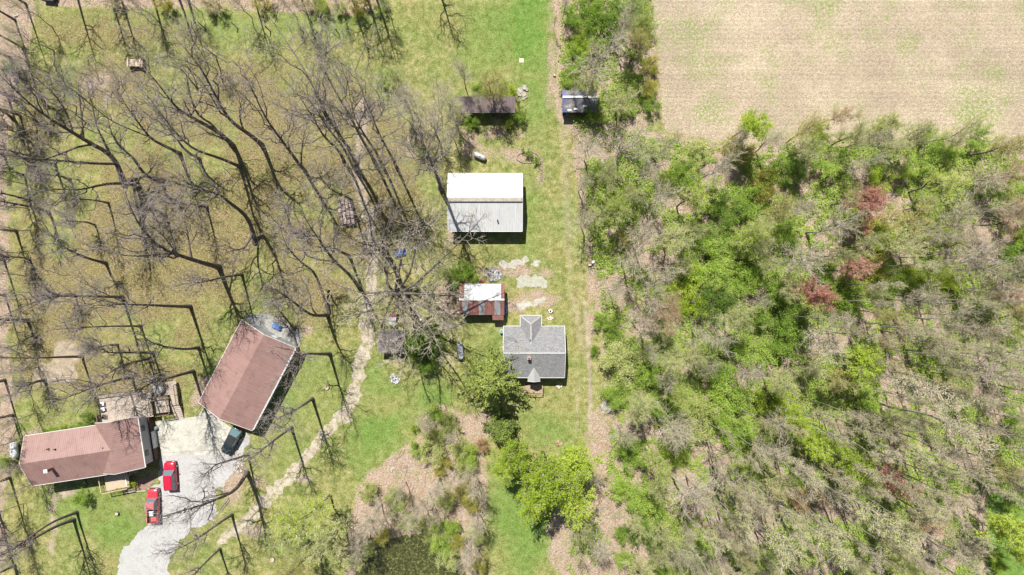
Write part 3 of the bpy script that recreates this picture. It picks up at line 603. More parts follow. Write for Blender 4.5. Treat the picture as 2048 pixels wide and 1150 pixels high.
def back_deck():
    z = 1.6; A, an, L = frame_of((203,847), (335,829), z); root = empty('back_deck', A.x, A.y, 0, an)
    planks('platform', 0, 7.0, -.4, 4.6, z, root, WD); planks('platform', 7.0, 8.6, .0, 4.4, z+.02, root, WD, along='Y'); planks('lower_platform', 8.6, 11.0, .35, 3.0, z-.45, root, WD); planks('lower_platform', 8.3, 12.4, 3.05, 5.2, z-.9, root, WD, along='Y'); planks('walkway', 11.0, 12.4, 1.2, 3.04, z-.92, root, WD)
    rail(root, [(0,-.2),(0,4.6),(6.9,4.6)], z); rail(root, [(8.6,2.9),(8.6,.3)], z); rail(root, [(8.6,3.0),(11.0,3.0)], z-.45); rail(root, [(11.05,3.0),(11.4,.0),(9.2,.0)], z-.45)
    rail(root, [(6.9,4.6),(6.9,3.6),(8.4,3.6)], z); rail(root, [(12.4,4.6),(12.45,1.2)], z-.9)
    for i in range(7): MB().box(11.1,12.5,1.1-.32*(i+1),1.1-.32*i-.04,.55-.09*i,.62-.09*i).obj('step', WD, root)
    [MB().bar((x,1.2,.62),(x,-1.2,0.05),.06,.2).obj('stringer', WR, root) for x in (11.05, 12.55)]
    [MB().box(x-.06,x+.06,y-.06,y+.06,0,z-.05).obj('post', WR, root) for x in (.1,2.4,4.7,6.9) for y in (-.3,2.1,4.5)]
    tag(root, 'weathered multi-level wooden deck with railings and stairs behind the long house', 'deck')
    def inw(x, y): c, s_ = math.cos(an), math.sin(an); return A.x+x*c-y*s_, A.y+x*s_+y*c
    CH = plain('dark_wicker', (.05,.045,.045)); CU = plain('pale_cushion', (.55,.55,.57))
    for k, (x, y, a, lab) in enumerate(((.8,3.2,0,'upper patio chair on the deck’s left side'),(.8,2.3,.1,'middle patio chair on the deck’s left side'),(.8,1.1,-.2,'lower patio chair on the deck’s left side'))):
        X, Y = inw(x,y); c = empty('patio_chair', X, Y, z, an+a); MB().box(-.3,.3,-.3,.3,.35,.43).obj('seat', CU if k<2 else CH, c); MB().bar((-.32,0,.4),(-.42,0,.95),.6,.05,up=(0,1,0)).obj('backrest', CH, c)
        for sx in (-.27,.27):
            for sy in (-.27,.27): MB().box(sx-.025,sx+.025,sy-.025,sy+.025,0,.35).obj('leg', CH, c)
        tag(c, lab, 'chair', 'patio chairs on the back deck')
    X, Y = inw(7.3,4.1); t = empty('grill', X, Y, z, an); MB().box(-.5,.5,-.28,.28,.75,1.0).obj('firebox', plain('black_enamel', (.02,.02,.02), .3), t); MB().cyl((-.5,0,1.0),(.5,0,1.0),.26,16).obj('lid', plain('steel', (.4,.4,.4), .3, .5, .8), t)
    for sx in (-.45,.45):
        for sy in (-.22,.22): MB().box(sx-.03,sx+.03,sy-.03,sy+.03,0,.75).obj('leg', CH, t)
    tag(t, 'barbecue grill at the deck’s upper corner', 'grill')
    X, Y = inw(9.6,4.2); t = empty('covered_table', X, Y, z-.9, an); MB().prof([[(math.cos(a)*r_,math.sin(a)*r_*.85,zz) for a in np.linspace(0,6.28,15)[:-1]] for r_,zz in ((1.0,.1),(.95,.6),(.8,.74),(.3,.82))]).obj('cover', plain('grey_cover', (.42,.41,.38), .8, .2, 0, .2, 4), t, smooth=True); MB().cyl((0,0,.8),(0,0,1.0),.08).obj('knob', WHITE, t)
    tag(t, 'round covered patio table on the lower deck', 'table')
    X, Y = inw(10.9,4.7); p = empty('plant_pot', X, Y, z-.9); MB().cyl((0,0,0),(0,0,.35),.14,14,.2).obj('pot', plain('terracotta', (.45,.25,.18)), p); MB().cyl((0,0,.3),(0,0,.36),.17,14).obj('soil', plain('soil', (.06,.04,.03)), p); tag(p, 'plant pot at the upper right corner of the deck', 'pot')
back_deck()
def front_porch():
    z = 1.1; A, an, L = frame_of((210,984), (266,973), z); root = empty('front_porch', A.x, A.y, 0, an)
    BW = plain('new_lumber', (.42,.33,.19), .8, .2, 0, .12, 3); planks('platform', .3, 4.2, .1, 2.9, z, root, plain('porch_boards', (.42,.35,.25), .85, .2, 0, .2, 5))
    rail(root, [(.0,3.3),(0,0),(4.2,0)], z, .9, mt=BW); rail(root, [(4.3,.5),(4.3,1.9)], z, .9, mt=plain('pale_rail', (.6,.56,.5)))
    for i in range(4): MB().box(4.25+.3*i,4.53+.3*i,1.9,2.9,z-.2*(i+1)-.04,z-.2*(i+1)).obj('step', BW, root)
    rail(root, [(4.9,2.6),(6.9,2.6)], .6, .9, mt=plain('pale_rail', (.6,.56,.5))); tag(root, 'small wooden front porch with a pale lumber rail below the long house', 'porch')
    tag(sheet('brick_walk', [(270,980),(298,976),(312,955),(300,950),(290,958),(262,955),(268,966)], grainy('brick_paving', [(.35,(.17,.10,.08)),(.6,(.32,.22,.18))], 5, 1), .022, .04, 61), kind='structure')
    tag(sheet('mulch_bed', [(246,984),(292,979),(291,968),(250,972)], grainy('mulch', [(.35,(.12,.07,.06)),(.55,(.27,.18,.15)),(.7,(.45,.36,.32))], 6, 1.4), .016, .1, 62), kind='structure')
    b = MB(); a_ = wx(252,985); c_ = wx(292,981); b.bar((*a_,.06),(*c_,.06),.12,.12); tag(b.obj('bed_edging', plain('grey_stone', (.4,.38,.36))), 'pale edging of the mulch bed by the red pickup', 'edging')
front_porch()
# ------------------------------------------------------------------ vehicles
TYRE = plain('tyre_rubber', (.02,.02,.02), .9); RIM = plain('wheel_rim', (.4,.4,.42), .35, .5, .7)
def paint(name, c, c2=None):
    m, nt, b = new_mat(name, .28, .5); b.inputs['Coat Weight'].default_value = .6; b.inputs['Coat Roughness'].default_value = .08
    o = coord(nt); f = noise(nt, o, 1.2, 4); nt.links.new(ramp(nt, f, [(.35, c), (.7, c2 or tuple(x*1.15 for x in c))]), b.inputs['Base Color']); return m
CG, _n, b = new_mat('car_glass', .12, .8); b.inputs['Base Color'].default_value = (.10,.17,.19,1)  # teal base colour has the sky's reflection painted in
def carshell(mb, st, zb=.28):
    """st: (x, halfwidth, z top) stations from the rear bumper to the nose"""
    rings = []
    for x, hw, zt in st:
        zm = zb+(zt-zb)*.6
        rings.append([(x,-hw*.9,zb),(x,-hw,zb+.12),(x,-hw,zm),(x,-hw*.95,zt-.07),(x,-hw*.84,zt),(x,-hw*.3,zt+.035),(x,hw*.3,zt+.035),(x,hw*.84,zt),(x,hw*.95,zt-.07),(x,hw,zm),(x,hw,zb+.12),(x,hw*.9,zb)])
    mb.prof(rings)
def cabin(root, P, xr0, xr1, xb0, xb1, hw, zb, zt, roofmat, panes=True):
    """glasshouse: foot from xb0 to xb1, roof from xr0 to xr1"""
    g = MB(); n = [(xb0,-hw*.93,zb),(xb1,-hw*.93,zb),(xb1,hw*.93,zb),(xb0,hw*.93,zb)]; t = [(xr0,-hw*.76,zt-.04),(xr1,-hw*.74,zt-.04),(xr1,hw*.74,zt-.04),(xr0,hw*.76,zt-.04)]
    g.prof([n, t]); g.obj('cabin_glass', CG, root, bevel=.03)
    r = MB(); r.prof([[(xr0-.05,-hw*.78,zt-.05),(xr1+.03,-hw*.76,zt-.05),(xr1+.03,hw*.76,zt-.05),(xr0-.05,hw*.78,zt-.05)], [(xr0+.05,-hw*.70,zt+.03),(xr1-.06,-hw*.68,zt+.02),(xr1-.06,hw*.68,zt+.02),(xr0+.05,hw*.70,zt+.03)]]); r.obj('roof', roofmat, root, bevel=.04)
    p = MB()
    for s in (-1, 1):
        for (a, c) in ((0, 0), (1, 1)):
            b_ = n[a] if s < 0 else n[3-a]; u = t[a] if s < 0 else t[3-a]; p.bar((b_[0],b_[1]*1.01,b_[2]),(u[0],u[1]*1.01,u[2]),.07,.07)
        m_ = (xb0+xb1)/2-.1; p.bar((m_,s*hw*.94,zb),(m_,s*hw*.765,zt-.04),.08,.06)
    p.obj('pillars', P, root)
def wheels(root, xs, hw, r=.36):
    for x in xs:
        for s in (-1, 1):
            w = MB().cyl((x,s*(hw-.20),r),(x,s*(hw+.01),r),r,20).obj('wheel', TYRE, root, bevel=.02); MB().cyl((x,s*(hw-.02),r),(x,s*(hw+.025),r),r*.6,14).obj('rim', RIM, w)
def lights(root, xf, xr, hw, zf, zr):
    for s in (-1, 1):
        MB().box(xf-.03,xf+.03,s*hw*.72-.16,s*hw*.72+.16,zf-.08,zf+.08).obj('headlight', plain('lamp_glass', (.6,.6,.6), .1, .6), root, bevel=.02)
        MB().box(xr-.03,xr+.03,s*hw*.84-.08,s*hw*.84+.08,zr-.14,zr+.14).obj('tail_light', plain('red_lens', (.3,.01,.01), .2, .5), root, bevel=.02)
        MB().box(xf-1.75,xf-1.62,s*(hw+.06)-.10,s*(hw+.06)+.10,1.02,1.16).obj('mirror', plain('black_trim', (.02,.02,.02)), root, bevel=.03)
    MB().box(xf-.02,xf+.05,-hw*.5,hw*.5,zf-.14,zf+.04).obj('grille', plain('black_trim', (.02,.02,.02)), root)
    MB().box(xf,xf+.1,-hw*.9,hw*.9,.36,.5).obj('front_bumper', plain('bumper_grey', (.2,.2,.2)), root, bevel=.03); MB().box(xr-.1,xr,-hw*.9,hw*.9,.4,.55).obj('rear_bumper', plain('bumper_grey', (.2,.2,.2)), root, bevel=.03)
def suv():
    cx_, cy_ = wx(340.5,952,.8); root = empty('red_suv', cx_, cy_, .025, math.radians(93.5)); P = paint('cherry_red', (.42,.01,.035)); hw = .93
    b = MB(); carshell(b, [(-2.32,.80,.95),(-2.28,.9,1.02),(-1.6,hw,1.05),(0,hw,1.05),(.95,hw,1.05),(1.1,hw,1.06),(1.9,.9,.98),(2.25,.82,.88),(2.33,.7,.75)]); b.obj('body', P, root, smooth=True, bevel=.0)
    cabin(root, P, -2.0, .35, -2.25, 1.1, hw, 1.02, 1.68, P); wheels(root, (-1.4,1.45), hw); lights(root, 2.33, -2.32, hw, .8, .9)
    k = MB(); [k.bar((-1.8,s*.58,1.74),(.1,s*.58,1.74),.04,.04) for s in (-1,1)]; k.obj('roof_rail', plain('black_trim', (.02,.02,.02)), root)
    tag(root, 'shiny cherry red suv parked on the concrete close to the long house', 'car')
suv()
def pickup():
    cx_, cy_ = wx(306.5,1011,.7); root = empty('red_pickup', cx_, cy_, .025, math.radians(91)); P = paint('faded_red', (.50,.03,.045), (.42,.05,.06)); hw = .92; RF = paint('chalky_red_roof', (.40,.10,.11), (.46,.16,.16))
    b = MB(); carshell(b, [(.15,hw,1.02),(.9,hw,1.04),(1.3,hw,1.06),(2.3,.9,1.0),(2.7,.84,.92),(2.8,.74,.8)]); b.obj('body', P, root, smooth=True)
    cabin(root, P, -.35, .85, -.6, 1.35, hw, 1.0, 1.72, RF)
    c = MB(); c.box(-.62,.2,-hw,hw,.35,1.02); c.obj('cab_floor', P, root, bevel=.03)
    d = MB(); d.box(-2.85,-.62,-hw,-hw+.1,.4,1.05); d.box(-2.85,-.62,hw-.1,hw,.4,1.05); d.box(-2.85,-2.77,-hw+.1,hw-.1,.4,1.0); d.obj('bed_side', P, root, bevel=.02); MB().box(-2.77,-.62,-hw+.1,hw-.1,.5,.6).obj('bed_floor', plain('dark_liner', (.05,.05,.055), .9), root)
    wheels(root, (-1.85,1.75), hw, .38); lights(root, 2.8, -2.85, hw, .8, .85); tag(root, 'faded red pickup truck with scrap in its bed, on the gravel drive', 'truck')
    def at(x, y): c_, s_ = math.cos(math.radians(91)), math.sin(math.radians(91)); return cx_+x*c_-y*s_, cy_+x*s_+y*c_
    X, Y = at(-2.2,-.2); o = MB().box(-.5,.5,-.35,.35,0,.35).obj('storage_bin', plain('red_plastic', (.45,.10,.09)), bevel=.05, loc=(X,Y,.66), rz=.1); tag(o, 'red plastic bin in the pickup bed', 'bin')
    X, Y = at(-1.3,.25); m = MB(); rg = random.Random(3)
    for i in range(5): m.bar((-.5+rg.random()*.2,-.4+i*.18,.06+i*.02),(.5-rg.random()*.3,-.3+i*.16,.25),.12,.03)
    tag(m.obj('scrap_boards', plain('pale_scrap', (.55,.58,.6), .5), loc=(X,Y,.64)), 'pale scrap boards piled in the pickup bed', 'boards')
    X, Y = at(-1.5,-.45); m = MB(); [m.cyl((math.cos(a)*.3,math.sin(a)*.3,.1),(math.cos(a+.8)*.3,math.sin(a+.8)*.3,.1),.07,8) for a in np.arange(0,6.28,.8)]; tag(m.obj('spare_tyre', TYRE, loc=(X,Y,.64)), 'old tyre lying in the pickup bed', 'tyre')
pickup()
def black_car():
    cx_, cy_ = wx(463,882,.8); an = math.atan2(-(918-858), -(447-484)*-1) ; an = math.radians(-118); root = empty('black_jeep', cx_, cy_, .045, an); P = paint('black_green', (.012,.022,.022), (.02,.03,.03)); hw = .9; SF = plain('soft_top', (.02,.022,.026), .7)
    b = MB(); carshell(b, [(-2.3,.84,1.0),(-2.2,hw,1.05),(0,hw,1.06),(.7,hw,1.08),(.9,.86,1.08),(1.9,.78,1.02),(2.2,.7,.95),(2.28,.6,.85)]); b.obj('body', P, root, smooth=True)
    cabin(root, P, -1.2, .35, -2.2, .8, hw, 1.04, 1.75, SF); wheels(root, (-1.4,1.5), hw, .4); lights(root, 2.25, -2.3, hw*.9, .85, .95)
    MB().box(-2.1,-1.25,-hw*.85,hw*.85,1.1,1.16).obj('rear_glass', plain('teal_glass', (.05,.16,.14), .15, .6), root)
    f = MB(); [f.box(1.1,1.95,s*.8-.12,s*.8+.12,.75,.86) for s in (-1,1)]; f.obj('fender', P, root, bevel=.04)
    tag(root, 'black soft-top off-roader parked nose-down at the garage’s lower end', 'car')
black_car()
# ------------------------------------------------------------------ yard things
def tank(px, py, L, r, ang, lab, mat_, spots=False):
    X, Y = wx(px,py,r+.2); root = empty('propane_tank', X, Y, 0, math.radians(ang)); rings = []
    for t in np.linspace(-1,1,21):
        x = t*L/2; e = max(0, abs(x)-(L/2-r)); rr = max(.01, r*math.sqrt(max(0, 1-(e/r)**2))); rings.append([(x, math.cos(a)*rr, r+.2+math.sin(a)*rr) for a in np.linspace(0,2*math.pi,17)[:-1]])
    MB().prof(rings).obj('vessel', mat_, root, smooth=True)
    MB().cyl((0,0,2*r+.18),(0,0,2*r+.36),.17,14).obj('dome', mat_, root, smooth=False, bevel=.03)
    for s in (-1,1): MB().box(s*L*.28-.08,s*L*.28+.08,-r*.7,r*.7,0,.32).obj('foot', plain('tank_foot', (.3,.3,.3)), root)
    tag(root, lab, 'tank')
TW = plain('tank_white', (.66,.68,.70), .35, .5, 0, .06); 
tank(28,900.5,2.75,.56,95,'white propane tank at the left end of the long house',TW)
tank(921,702,2.9,.48,95,'mottled grey-white propane tank on the grass left of the grey-shingled house',plain('tank_spotted', (.45,.46,.50), .5, .4, 0, .45, 4))
tank(959.5,312,2.3,.45,-24,'silver propane tank lying askew on leaf litter above the barn',plain('tank_silver', (.42,.43,.42), .4, .5, .3, .25, 3))
def logstack():
    X, Y = wx(695,424,0); root = empty('firewood_stack', X, Y, 0, math.radians(7)); rg = random.Random(4); cols = [plain('log_end_pale', (.50,.42,.36), .9, .1, 0, .3, 5), plain('log_bark', (.15,.11,.10), .9), plain('log_pink', (.40,.30,.27), .9)]
    mbs = [MB() for _ in range(4)]
    for row in range(4):
        x = -.95+row*.62; y = -2.1+rg.random()*.2
        while y < 2.1-.2*rg.random():
            for l in range(6):
                h = .12+l*.17; r = .075+rg.random()*.03; mi = rg.choice((0,0,1,2)); k = rg.uniform(-.06,.06); mbs[row].cyl((x-.24,y+k,h+rg.uniform(0,.04)),(x+.24,y-k,h+rg.uniform(0,.04)),r,6,mi=mi)
            y += .19
    for mb in mbs: mb.obj('log_row', cols, root)
    tag(root, 'stack of split firewood in rows beside the dirt track', 'firewood')
logstack()
def tarp(px, py, rx, ry, h, seed, lab, mt, name='tarp', ang=0):
    rg = np.random.RandomState(seed); n = 26; X, Y = wx(px,py,h/2); vs = []; u = np.linspace(-1,1,n)
    for j in u:
        for i in u:
            e = max(abs(i),abs(j)); z = h*np.clip(1.15-e**3*1.2,0,1)+.16*h*(vnoise(np.array([i*4+seed]),np.array([j*4.]),seed)[0]-.5)*2; vs.append((i*rx*(1+.12*math.sin(j*5+seed)),j*ry*(1+.1*math.cos(i*4+seed)),max(.02,z)))
    fs = [(a*n+b_,a*n+b_+1,(a+1)*n+b_+1,(a+1)*n+b_) for a in range(n-1) for b_ in range(n-1)]
    o = MB().add(vs, fs).obj(name, mt, None, True, loc=(X,Y,.05), rz=ang); s = o.modifiers.new('s','SOLIDIFY'); s.thickness = .02; tag(o, lab, name.replace('_',' ')); return o
BT = plain('blue_tarp', (.01,.17,.55), .45, .4, 0, .35, 2.5)
tarp(553,654,.85,.45,.7,3,'bright blue tarp over a heap on the garage patio',BT,ang=-.5); tarp(800,507,.95,.5,.6,5,'bright blue crumpled tarp under the wide dark-limbed tree',BT,ang=.3)
tarp(1012,619,.25,.6,.8,8,'blue and white tarp scrap at the striped shed’s right wall',plain('blue_white_tarp', (.12,.25,.6), .5, .4, 0, .8, 1.5))
def heap(name, px, py, rx, ry, n, cols, s0, s1, lab, cat, seed=1, hz=.5):
    """one pile of broken slabs"""
    rg = random.Random(seed); X, Y = wx(px,py,0); m = MB()
    for i in range(n):
        a = rg.random()*6.28; q = math.sqrt(rg.random()); x, y = math.cos(a)*q*rx, math.sin(a)*q*ry; z = hz*(1-q)*rg.random()+.05; s = s0+(s1-s0)*rg.random(); t = rg.random()*3.14; up = Vector((rg.uniform(-.5,.5),rg.uniform(-.5,.5),1)).normalized()
        m.bar((x-math.cos(t)*s,y-math.sin(t)*s,z+rg.uniform(0,.15)),(x+math.cos(t)*s,y+math.sin(t)*s,z+rg.uniform(0,.15)),s*(.8+rg.random()),.08,mi=rg.randrange(len(cols)),up=up)
    tag(m.obj(name, cols, loc=(X,Y,0)), lab, cat)
G3 = [plain('slab_white', (.48,.475,.47), .7), plain('slab_grey', (.30,.31,.31), .8), plain('slab_mid', (.33,.32,.31), .8)]
heap('rubble_pile', 988, 549, 1.35, .95, 75, G3, .1, .32, 'heap of broken white and grey slabs above the striped shed', 'rubble', 2)
heap('scrap_heap', 966, 562, .4, .2, 10, [plain('rust_scrap', (.35,.14,.09))], .1, .25, 'small rusty scrap heap at the striped shed’s upper wall', 'scrap', 5, .2)
heap('junk_heap', 1046, 185, .8, 1.0, 26, [plain('old_wood', (.30,.26,.20)), G3[2]], .1, .4, 'heap of pale boards and junk beside the lime bush at the rusted roof', 'junk', 7, .4)
heap('junk_heap', 1000, 765, .3, .2, 6, [WHITE, plain('pale_wood', (.5,.4,.3))], .1, .2, 'bits of junk in the shade under the spruce', 'junk', 12, .2)
heap('junk_heap', 1118, 772, .5, .3, 9, [plain('pink_plastic', (.65,.45,.42)), WHITE], .08, .22, 'pinkish toys at the grey-shingled house’s lower right corner', 'toys', 9, .15)
heap('junk_heap', 1100, 636, .4, .35, 12, [plain('pink_plastic', (.65,.45,.42)), plain('pale_wood', (.5,.4,.3))], .08, .2, 'pinkish clutter at the upper right wall of the grey-shingled house', 'junk', 19, .15)
heap('stone_pile', 466, 905, .5, 1.0, 26, [plain('pale_stone', (.38,.35,.30), .9)], .08, .2, 'line of pale stones right of the black off-roader', 'stones', 21, .15)
heap('stone_pile', 478, 925, 1.0, 1.6, 46, [plain('pale_stone', (.38,.35,.30), .9), plain('pale_wood', (.45,.36,.28))], .06, .2, 'scatter of stones and chips above the pallet at the drive', 'stones', 24, .15)
heap('ash_pile', 789, 757, .85, .8, 90, [plain('ash_white', (.5,.5,.5), .9), G3[2]], .05, .16, 'round pile of white ash and rubble on the grass beside the track', 'ash pile', 31, .35)
heap('stone_pile', 1118, 885, .5, .35, 14, [plain('pale_stone', (.38,.35,.30), .9), plain('rust_scrap', (.35,.14,.09))], .1, .25, 'junk among the leafing trees by the lane', 'junk', 41, .4)
heap('brush_pile', 1215, 812, .9, .9, 30, [BARK_P], .15, .6, 'pile of pale brush at the wood’s edge right of the lane', 'brush', 43, .3)
# flower bed stones
rg = random.Random(8); ST = plain('mauve_stone', (.26,.20,.18), .9)
root = empty('stone_border', *wx(1056,315))
for t in np.linspace(0, 6.28, 34)[:-1]:
    x, y = math.cos(t)*1.9, math.sin(t)*.9; MB().box(x-.13,x+.13,y-.09,y+.09,0,.14+rg.random()*.05).obj('stone', ST, root)
tag(root, 'oval stone border of the flower bed above the barn', 'border')
root = empty('stone_border', *wx(1083,342))
for y in np.arange(-1.6,1.6,.24): MB().box(-.12+rg.uniform(-.1,.1),.12,y,y+.17,0,.2).obj('stone', ST, root)
tag(root, 'short stone row below the flower bed', 'border')
# white slab, stumps, wagon, posts, pallet, planks, containers
o = MB().box(-.36,.36,-.34,.34,0,.06).obj('paving_slab', plain('slab_cream', (.62,.53,.42), .8), bevel=.02, loc=(*wx(1043,121),0)); tag(o, 'square cream slab on the bright lawn', 'slab')
def stump(px, py, r, h, lab):
    X, Y = wx(px,py,h); root = empty('tree_stump', X, Y, 0); MB().cyl((0,0,0),(0,0,h),r*1.15,16,r).obj('bark', BARK_D, root); MB().cyl((0,0,h+.003),(0,0,h+.02),r*.92,16).obj('cut_face', plain('cut_wood', (.45,.36,.27), .8), root); tag(root, lab, 'stump')
stump(233,1028,.27,.4,'pale-topped stump alone on the front lawn'); stump(653,775,.4,.25,'low grey stump on the grass beside the track bend'); stump(544,1120,.4,.22,'grey flat stump on the lower lawn')
stump(1109,150,.2,.3,'small stump by the leaf strip of the hedgerow')
def wagon():
    X, Y = wx(270,126,.8); root = empty('hay_wagon', X, Y, 0, math.radians(-2)); WT = plain('wagon_boards', (.50,.40,.29), .85, .2, 0, .2, 3); DK = plain('dark_frame', (.06,.05,.05))
    planks('bed', -.85, .85, -.55, .6, .85, root, WT); f = MB(); f.bar((-1.35,0,.6),(1.35,0,.6),.12,.12); f.box(-1.3,-1.1,-.7,.7,.8,.9); f.box(1.0,1.25,-.7,.7,.8,.9); f.obj('frame', WT, root)
    MB().bar((1.25,.6,.9),(1.75,-.1,.5),.1,.1).obj('drawbar', DK, root)
    MB().box(-1.12,-.92,-.72,.7,.9,1.1).obj('end_board', plain('pale_wood', (.55,.48,.38)), root); MB().box(.9,1.08,-.72,.7,.9,1.1).obj('end_board', plain('pale_wood', (.55,.48,.38)), root)
    for x in (-.75,.95):
        for y in (-.75,.72): MB().cyl((x,y-.07,.34),(x,y+.07,.34),.34,16).obj('wheel', TYRE, root)
    tag(root, 'small wooden wagon standing alone in the upper left clearing', 'wagon')
wagon()
for i, (x, y, a, l) in enumerate(((412,58,.5,'leftmost leaning fence post on the upper grass'),(476,57,.4,'second leaning fence post from the left'),(541,63,.3,'third leaning fence post, left of the pale feathery treetop'),(607,63,.35,'fourth leaning fence post, right of the pale feathery treetop'),(678,68,.1,'rightmost fence post with a broken rail'))):
    X, Y = wx(x,y,0); root = empty('fence_post', X, Y, 0); MB().cyl((0,0,0),(-a,a*.8,1.7),.1,8,.085).obj('post', BARK_D, root)
    if i == 4: MB().cyl((-.2,.1,1.3),(-1.2,.5,.4),.06,6).obj('rail', BARK_D, root)
    tag(root, l, 'fence post', 'old fence posts on the upper grass')
def pallet():
    X, Y = wx(484,941,.1); root = empty('pallet', X, Y, 0, math.radians(-35)); m = plain('pallet_wood', (.30,.24,.19), .9, .2, 0, .3); s = MB(); [s.box(-.6+i*.2,-.5+i*.2,-.55,.55,.1,.13) for i in range(6)]; s.obj('slats', m, root); q = MB(); [q.box(-.6,.5,y-.04,y+.04,0,.098) for y in (-.5,0,.5)]; q.obj('runners', m, root); tag(root, 'weathered wooden pallet at the edge of the gravel drive', 'pallet')
pallet()
for k, (a_, b2_, l_) in enumerate(((-1.2,1.2,'left one of two mauve timbers lying at the drive’s edge'),(-1.1,1.15,'right one of two mauve timbers lying at the drive’s edge'))): tag(MB().box(a_,b2_,-.08,.07,0,.1).obj('timber', plain('mauve_timber', (.20,.16,.17), .85), loc=(*wx(448+k*3.2,1008+k*2.2),.0), rz=math.radians(52)), l_, 'timber')
def barrel(px, py, r, h, c1, c2, lab, name='barrel'):
    X, Y = wx(px,py,h); root = empty(name, X, Y, 0); MB().cyl((0,0,0),(0,0,h),r,18).obj('drum', c1, root); MB().cyl((0,0,h+.003),(0,0,h+.05),r*.9,18).obj('lid', c2, root); tag(root, lab, name)
barrel(1003,663,.33,.8,WHITE,plain('green_lid', (.15,.28,.24)),'white barrel with a green lid at the grey-shingled house’s left corner')
barrel(309,857,.28,.7,plain('pale_bin', (.5,.53,.5)),plain('green_lid', (.15,.28,.24)),'pale planter by the garage-side corner of the long house','planter')
barrel(284,1043,.12,.1,WHITE,WHITE,'white lid on the grass beside the pickup','lid') if False else None
def mower():
    X, Y = wx(1101,622,.5); root = empty('push_mower', X, Y, 0, 2.2); MB().box(-.35,.3,-.27,.27,.12,.28).obj('deck', WHITE, root, bevel=.05); MB().cyl((0,0,.28),(0,0,.45),.14,14).obj('engine', plain('black_enamel', (.02,.02,.02), .3), root)
    for x in (-.3,.28):
        for y in (-.3,.3): MB().cyl((x,y-.03,.12),(x,y+.03,.12),.12,12).obj('wheel', TYRE, root)
    h = MB(); [h.bar((-.3,s*.22,.25),(-1.0,s*.22,.95),.03,.03) for s in (-1,1)]; h.bar((-1.0,-.22,.95),(-1.0,.22,.95),.03,.03); h.obj('handle', plain('steel', (.4,.4,.4), .3, .5, .8), root); tag(root, 'white push mower on the grass above the grey-shingled house', 'mower')
mower()
def cart():
    X, Y = wx(785,640,.8); root = empty('covered_cart', X, Y, 0, math.radians(-2)); MB().box(-.62,.62,-.9,.35,.45,1.0).obj('body', plain('cart_grey', (.34,.36,.33), .8), root, bevel=.03); MB().box(-.6,.6,.02,.45,1.005,1.06).obj('white_panel', WHITE, root); MB().box(-.62,.62,.45,.95,.6,1.02).obj('pink_panel', plain('maroon', (.33,.09,.15), .6), root)
    for y in (-.5,.6):
        for s in (-1,1): MB().cyl((s*.64,y,.3),(s*.74,y,.3),.3,14).obj('wheel', TYRE, root)
    tag(root, 'small cart with maroon and white top just above the dark shed', 'cart')
cart()
def white_box():
    X, Y = wx(1186,524,.7); root = empty('white_cabinet', X, Y, 0, .2); MB().box(-.22,.22,-.2,.2,.0,.8).obj('cabinet', WHITE, root, bevel=.02); MB().box(-.75,-.28,-.5,-.28,0,.45).obj('side_box', WHITE, root, bevel=.02); tag(root, 'white utility cabinet in the shade at the wood’s left edge', 'cabinet')
white_box()
def dark_lump():
    X, Y = wx(98,0,.5); root = empty('parked_trailer', X, Y, 0, -.1); MB().box(-1.0,1.0,-.3,1.6,.5,.9).obj('body', plain('trailer_black', (.03,.03,.03), .6), root, bevel=.05)
    for s in (-1,1): MB().cyl((s*1.02,.4,.35),(s*1.15,.4,.35),.35,14).obj('wheel', TYRE, root)
    tag(root, 'dark trailer cut off by the top edge near the left corner', 'trailer')
dark_lump()
def edger(px, py, w, h, ang, lab):
    m = MB(); rg_ = random.Random(int(px)); [m.box(x,x+.14,-h/2,h/2,0,.05+.01*rg_.random()) for x in np.arange(-w/2,w/2,.16)]; tag(m.obj('board_stack', plain('weathered_boards', (.38,.34,.30), .9, .2, 0, .25), loc=(*wx(px,py),0), rz=math.radians(ang)), lab, 'boards')
edger(445,886,.0+.5,1.2,20,'boards against the garage beside the black off-roader') if False else None
edger(305,762,1.6,1.0,20,'pale boards on the ground at the deck’s upper side')
heap('stone_pile', 170, 965, .25,.25, 5, [plain('pale_stone', (.38,.35,.30), .9)], .08,.18,'pale stones beside the round lawn bush','stones',51,.1)
heap('stone_pile', 103, 983, .2,.25, 5, [plain('pale_stone', (.38,.35,.30), .9)], .08,.2,'pale stones at the end of the lawn’s dirt strip','stones',52,.1)
heap('stone_pile', 33, 30, .35,.25, 6, [plain('pale_stone', (.38,.35,.30), .9)], .1,.25,'white stones in the top left scrub','stones',53,.15)
heap('stone_pile', 806, 902+ -0, .01,.01, 1, [WHITE], .2,.3,'white slab on the leaf litter left of the thicket','slab',54,.0) if False else None
heap('stone_pile', 785, 938, .3,.4, 8, [plain('pale_stone', (.6,.56,.5), .9)], .08,.22,'white stones on the leaf litter left of the pond thicket','stones',55,.1)
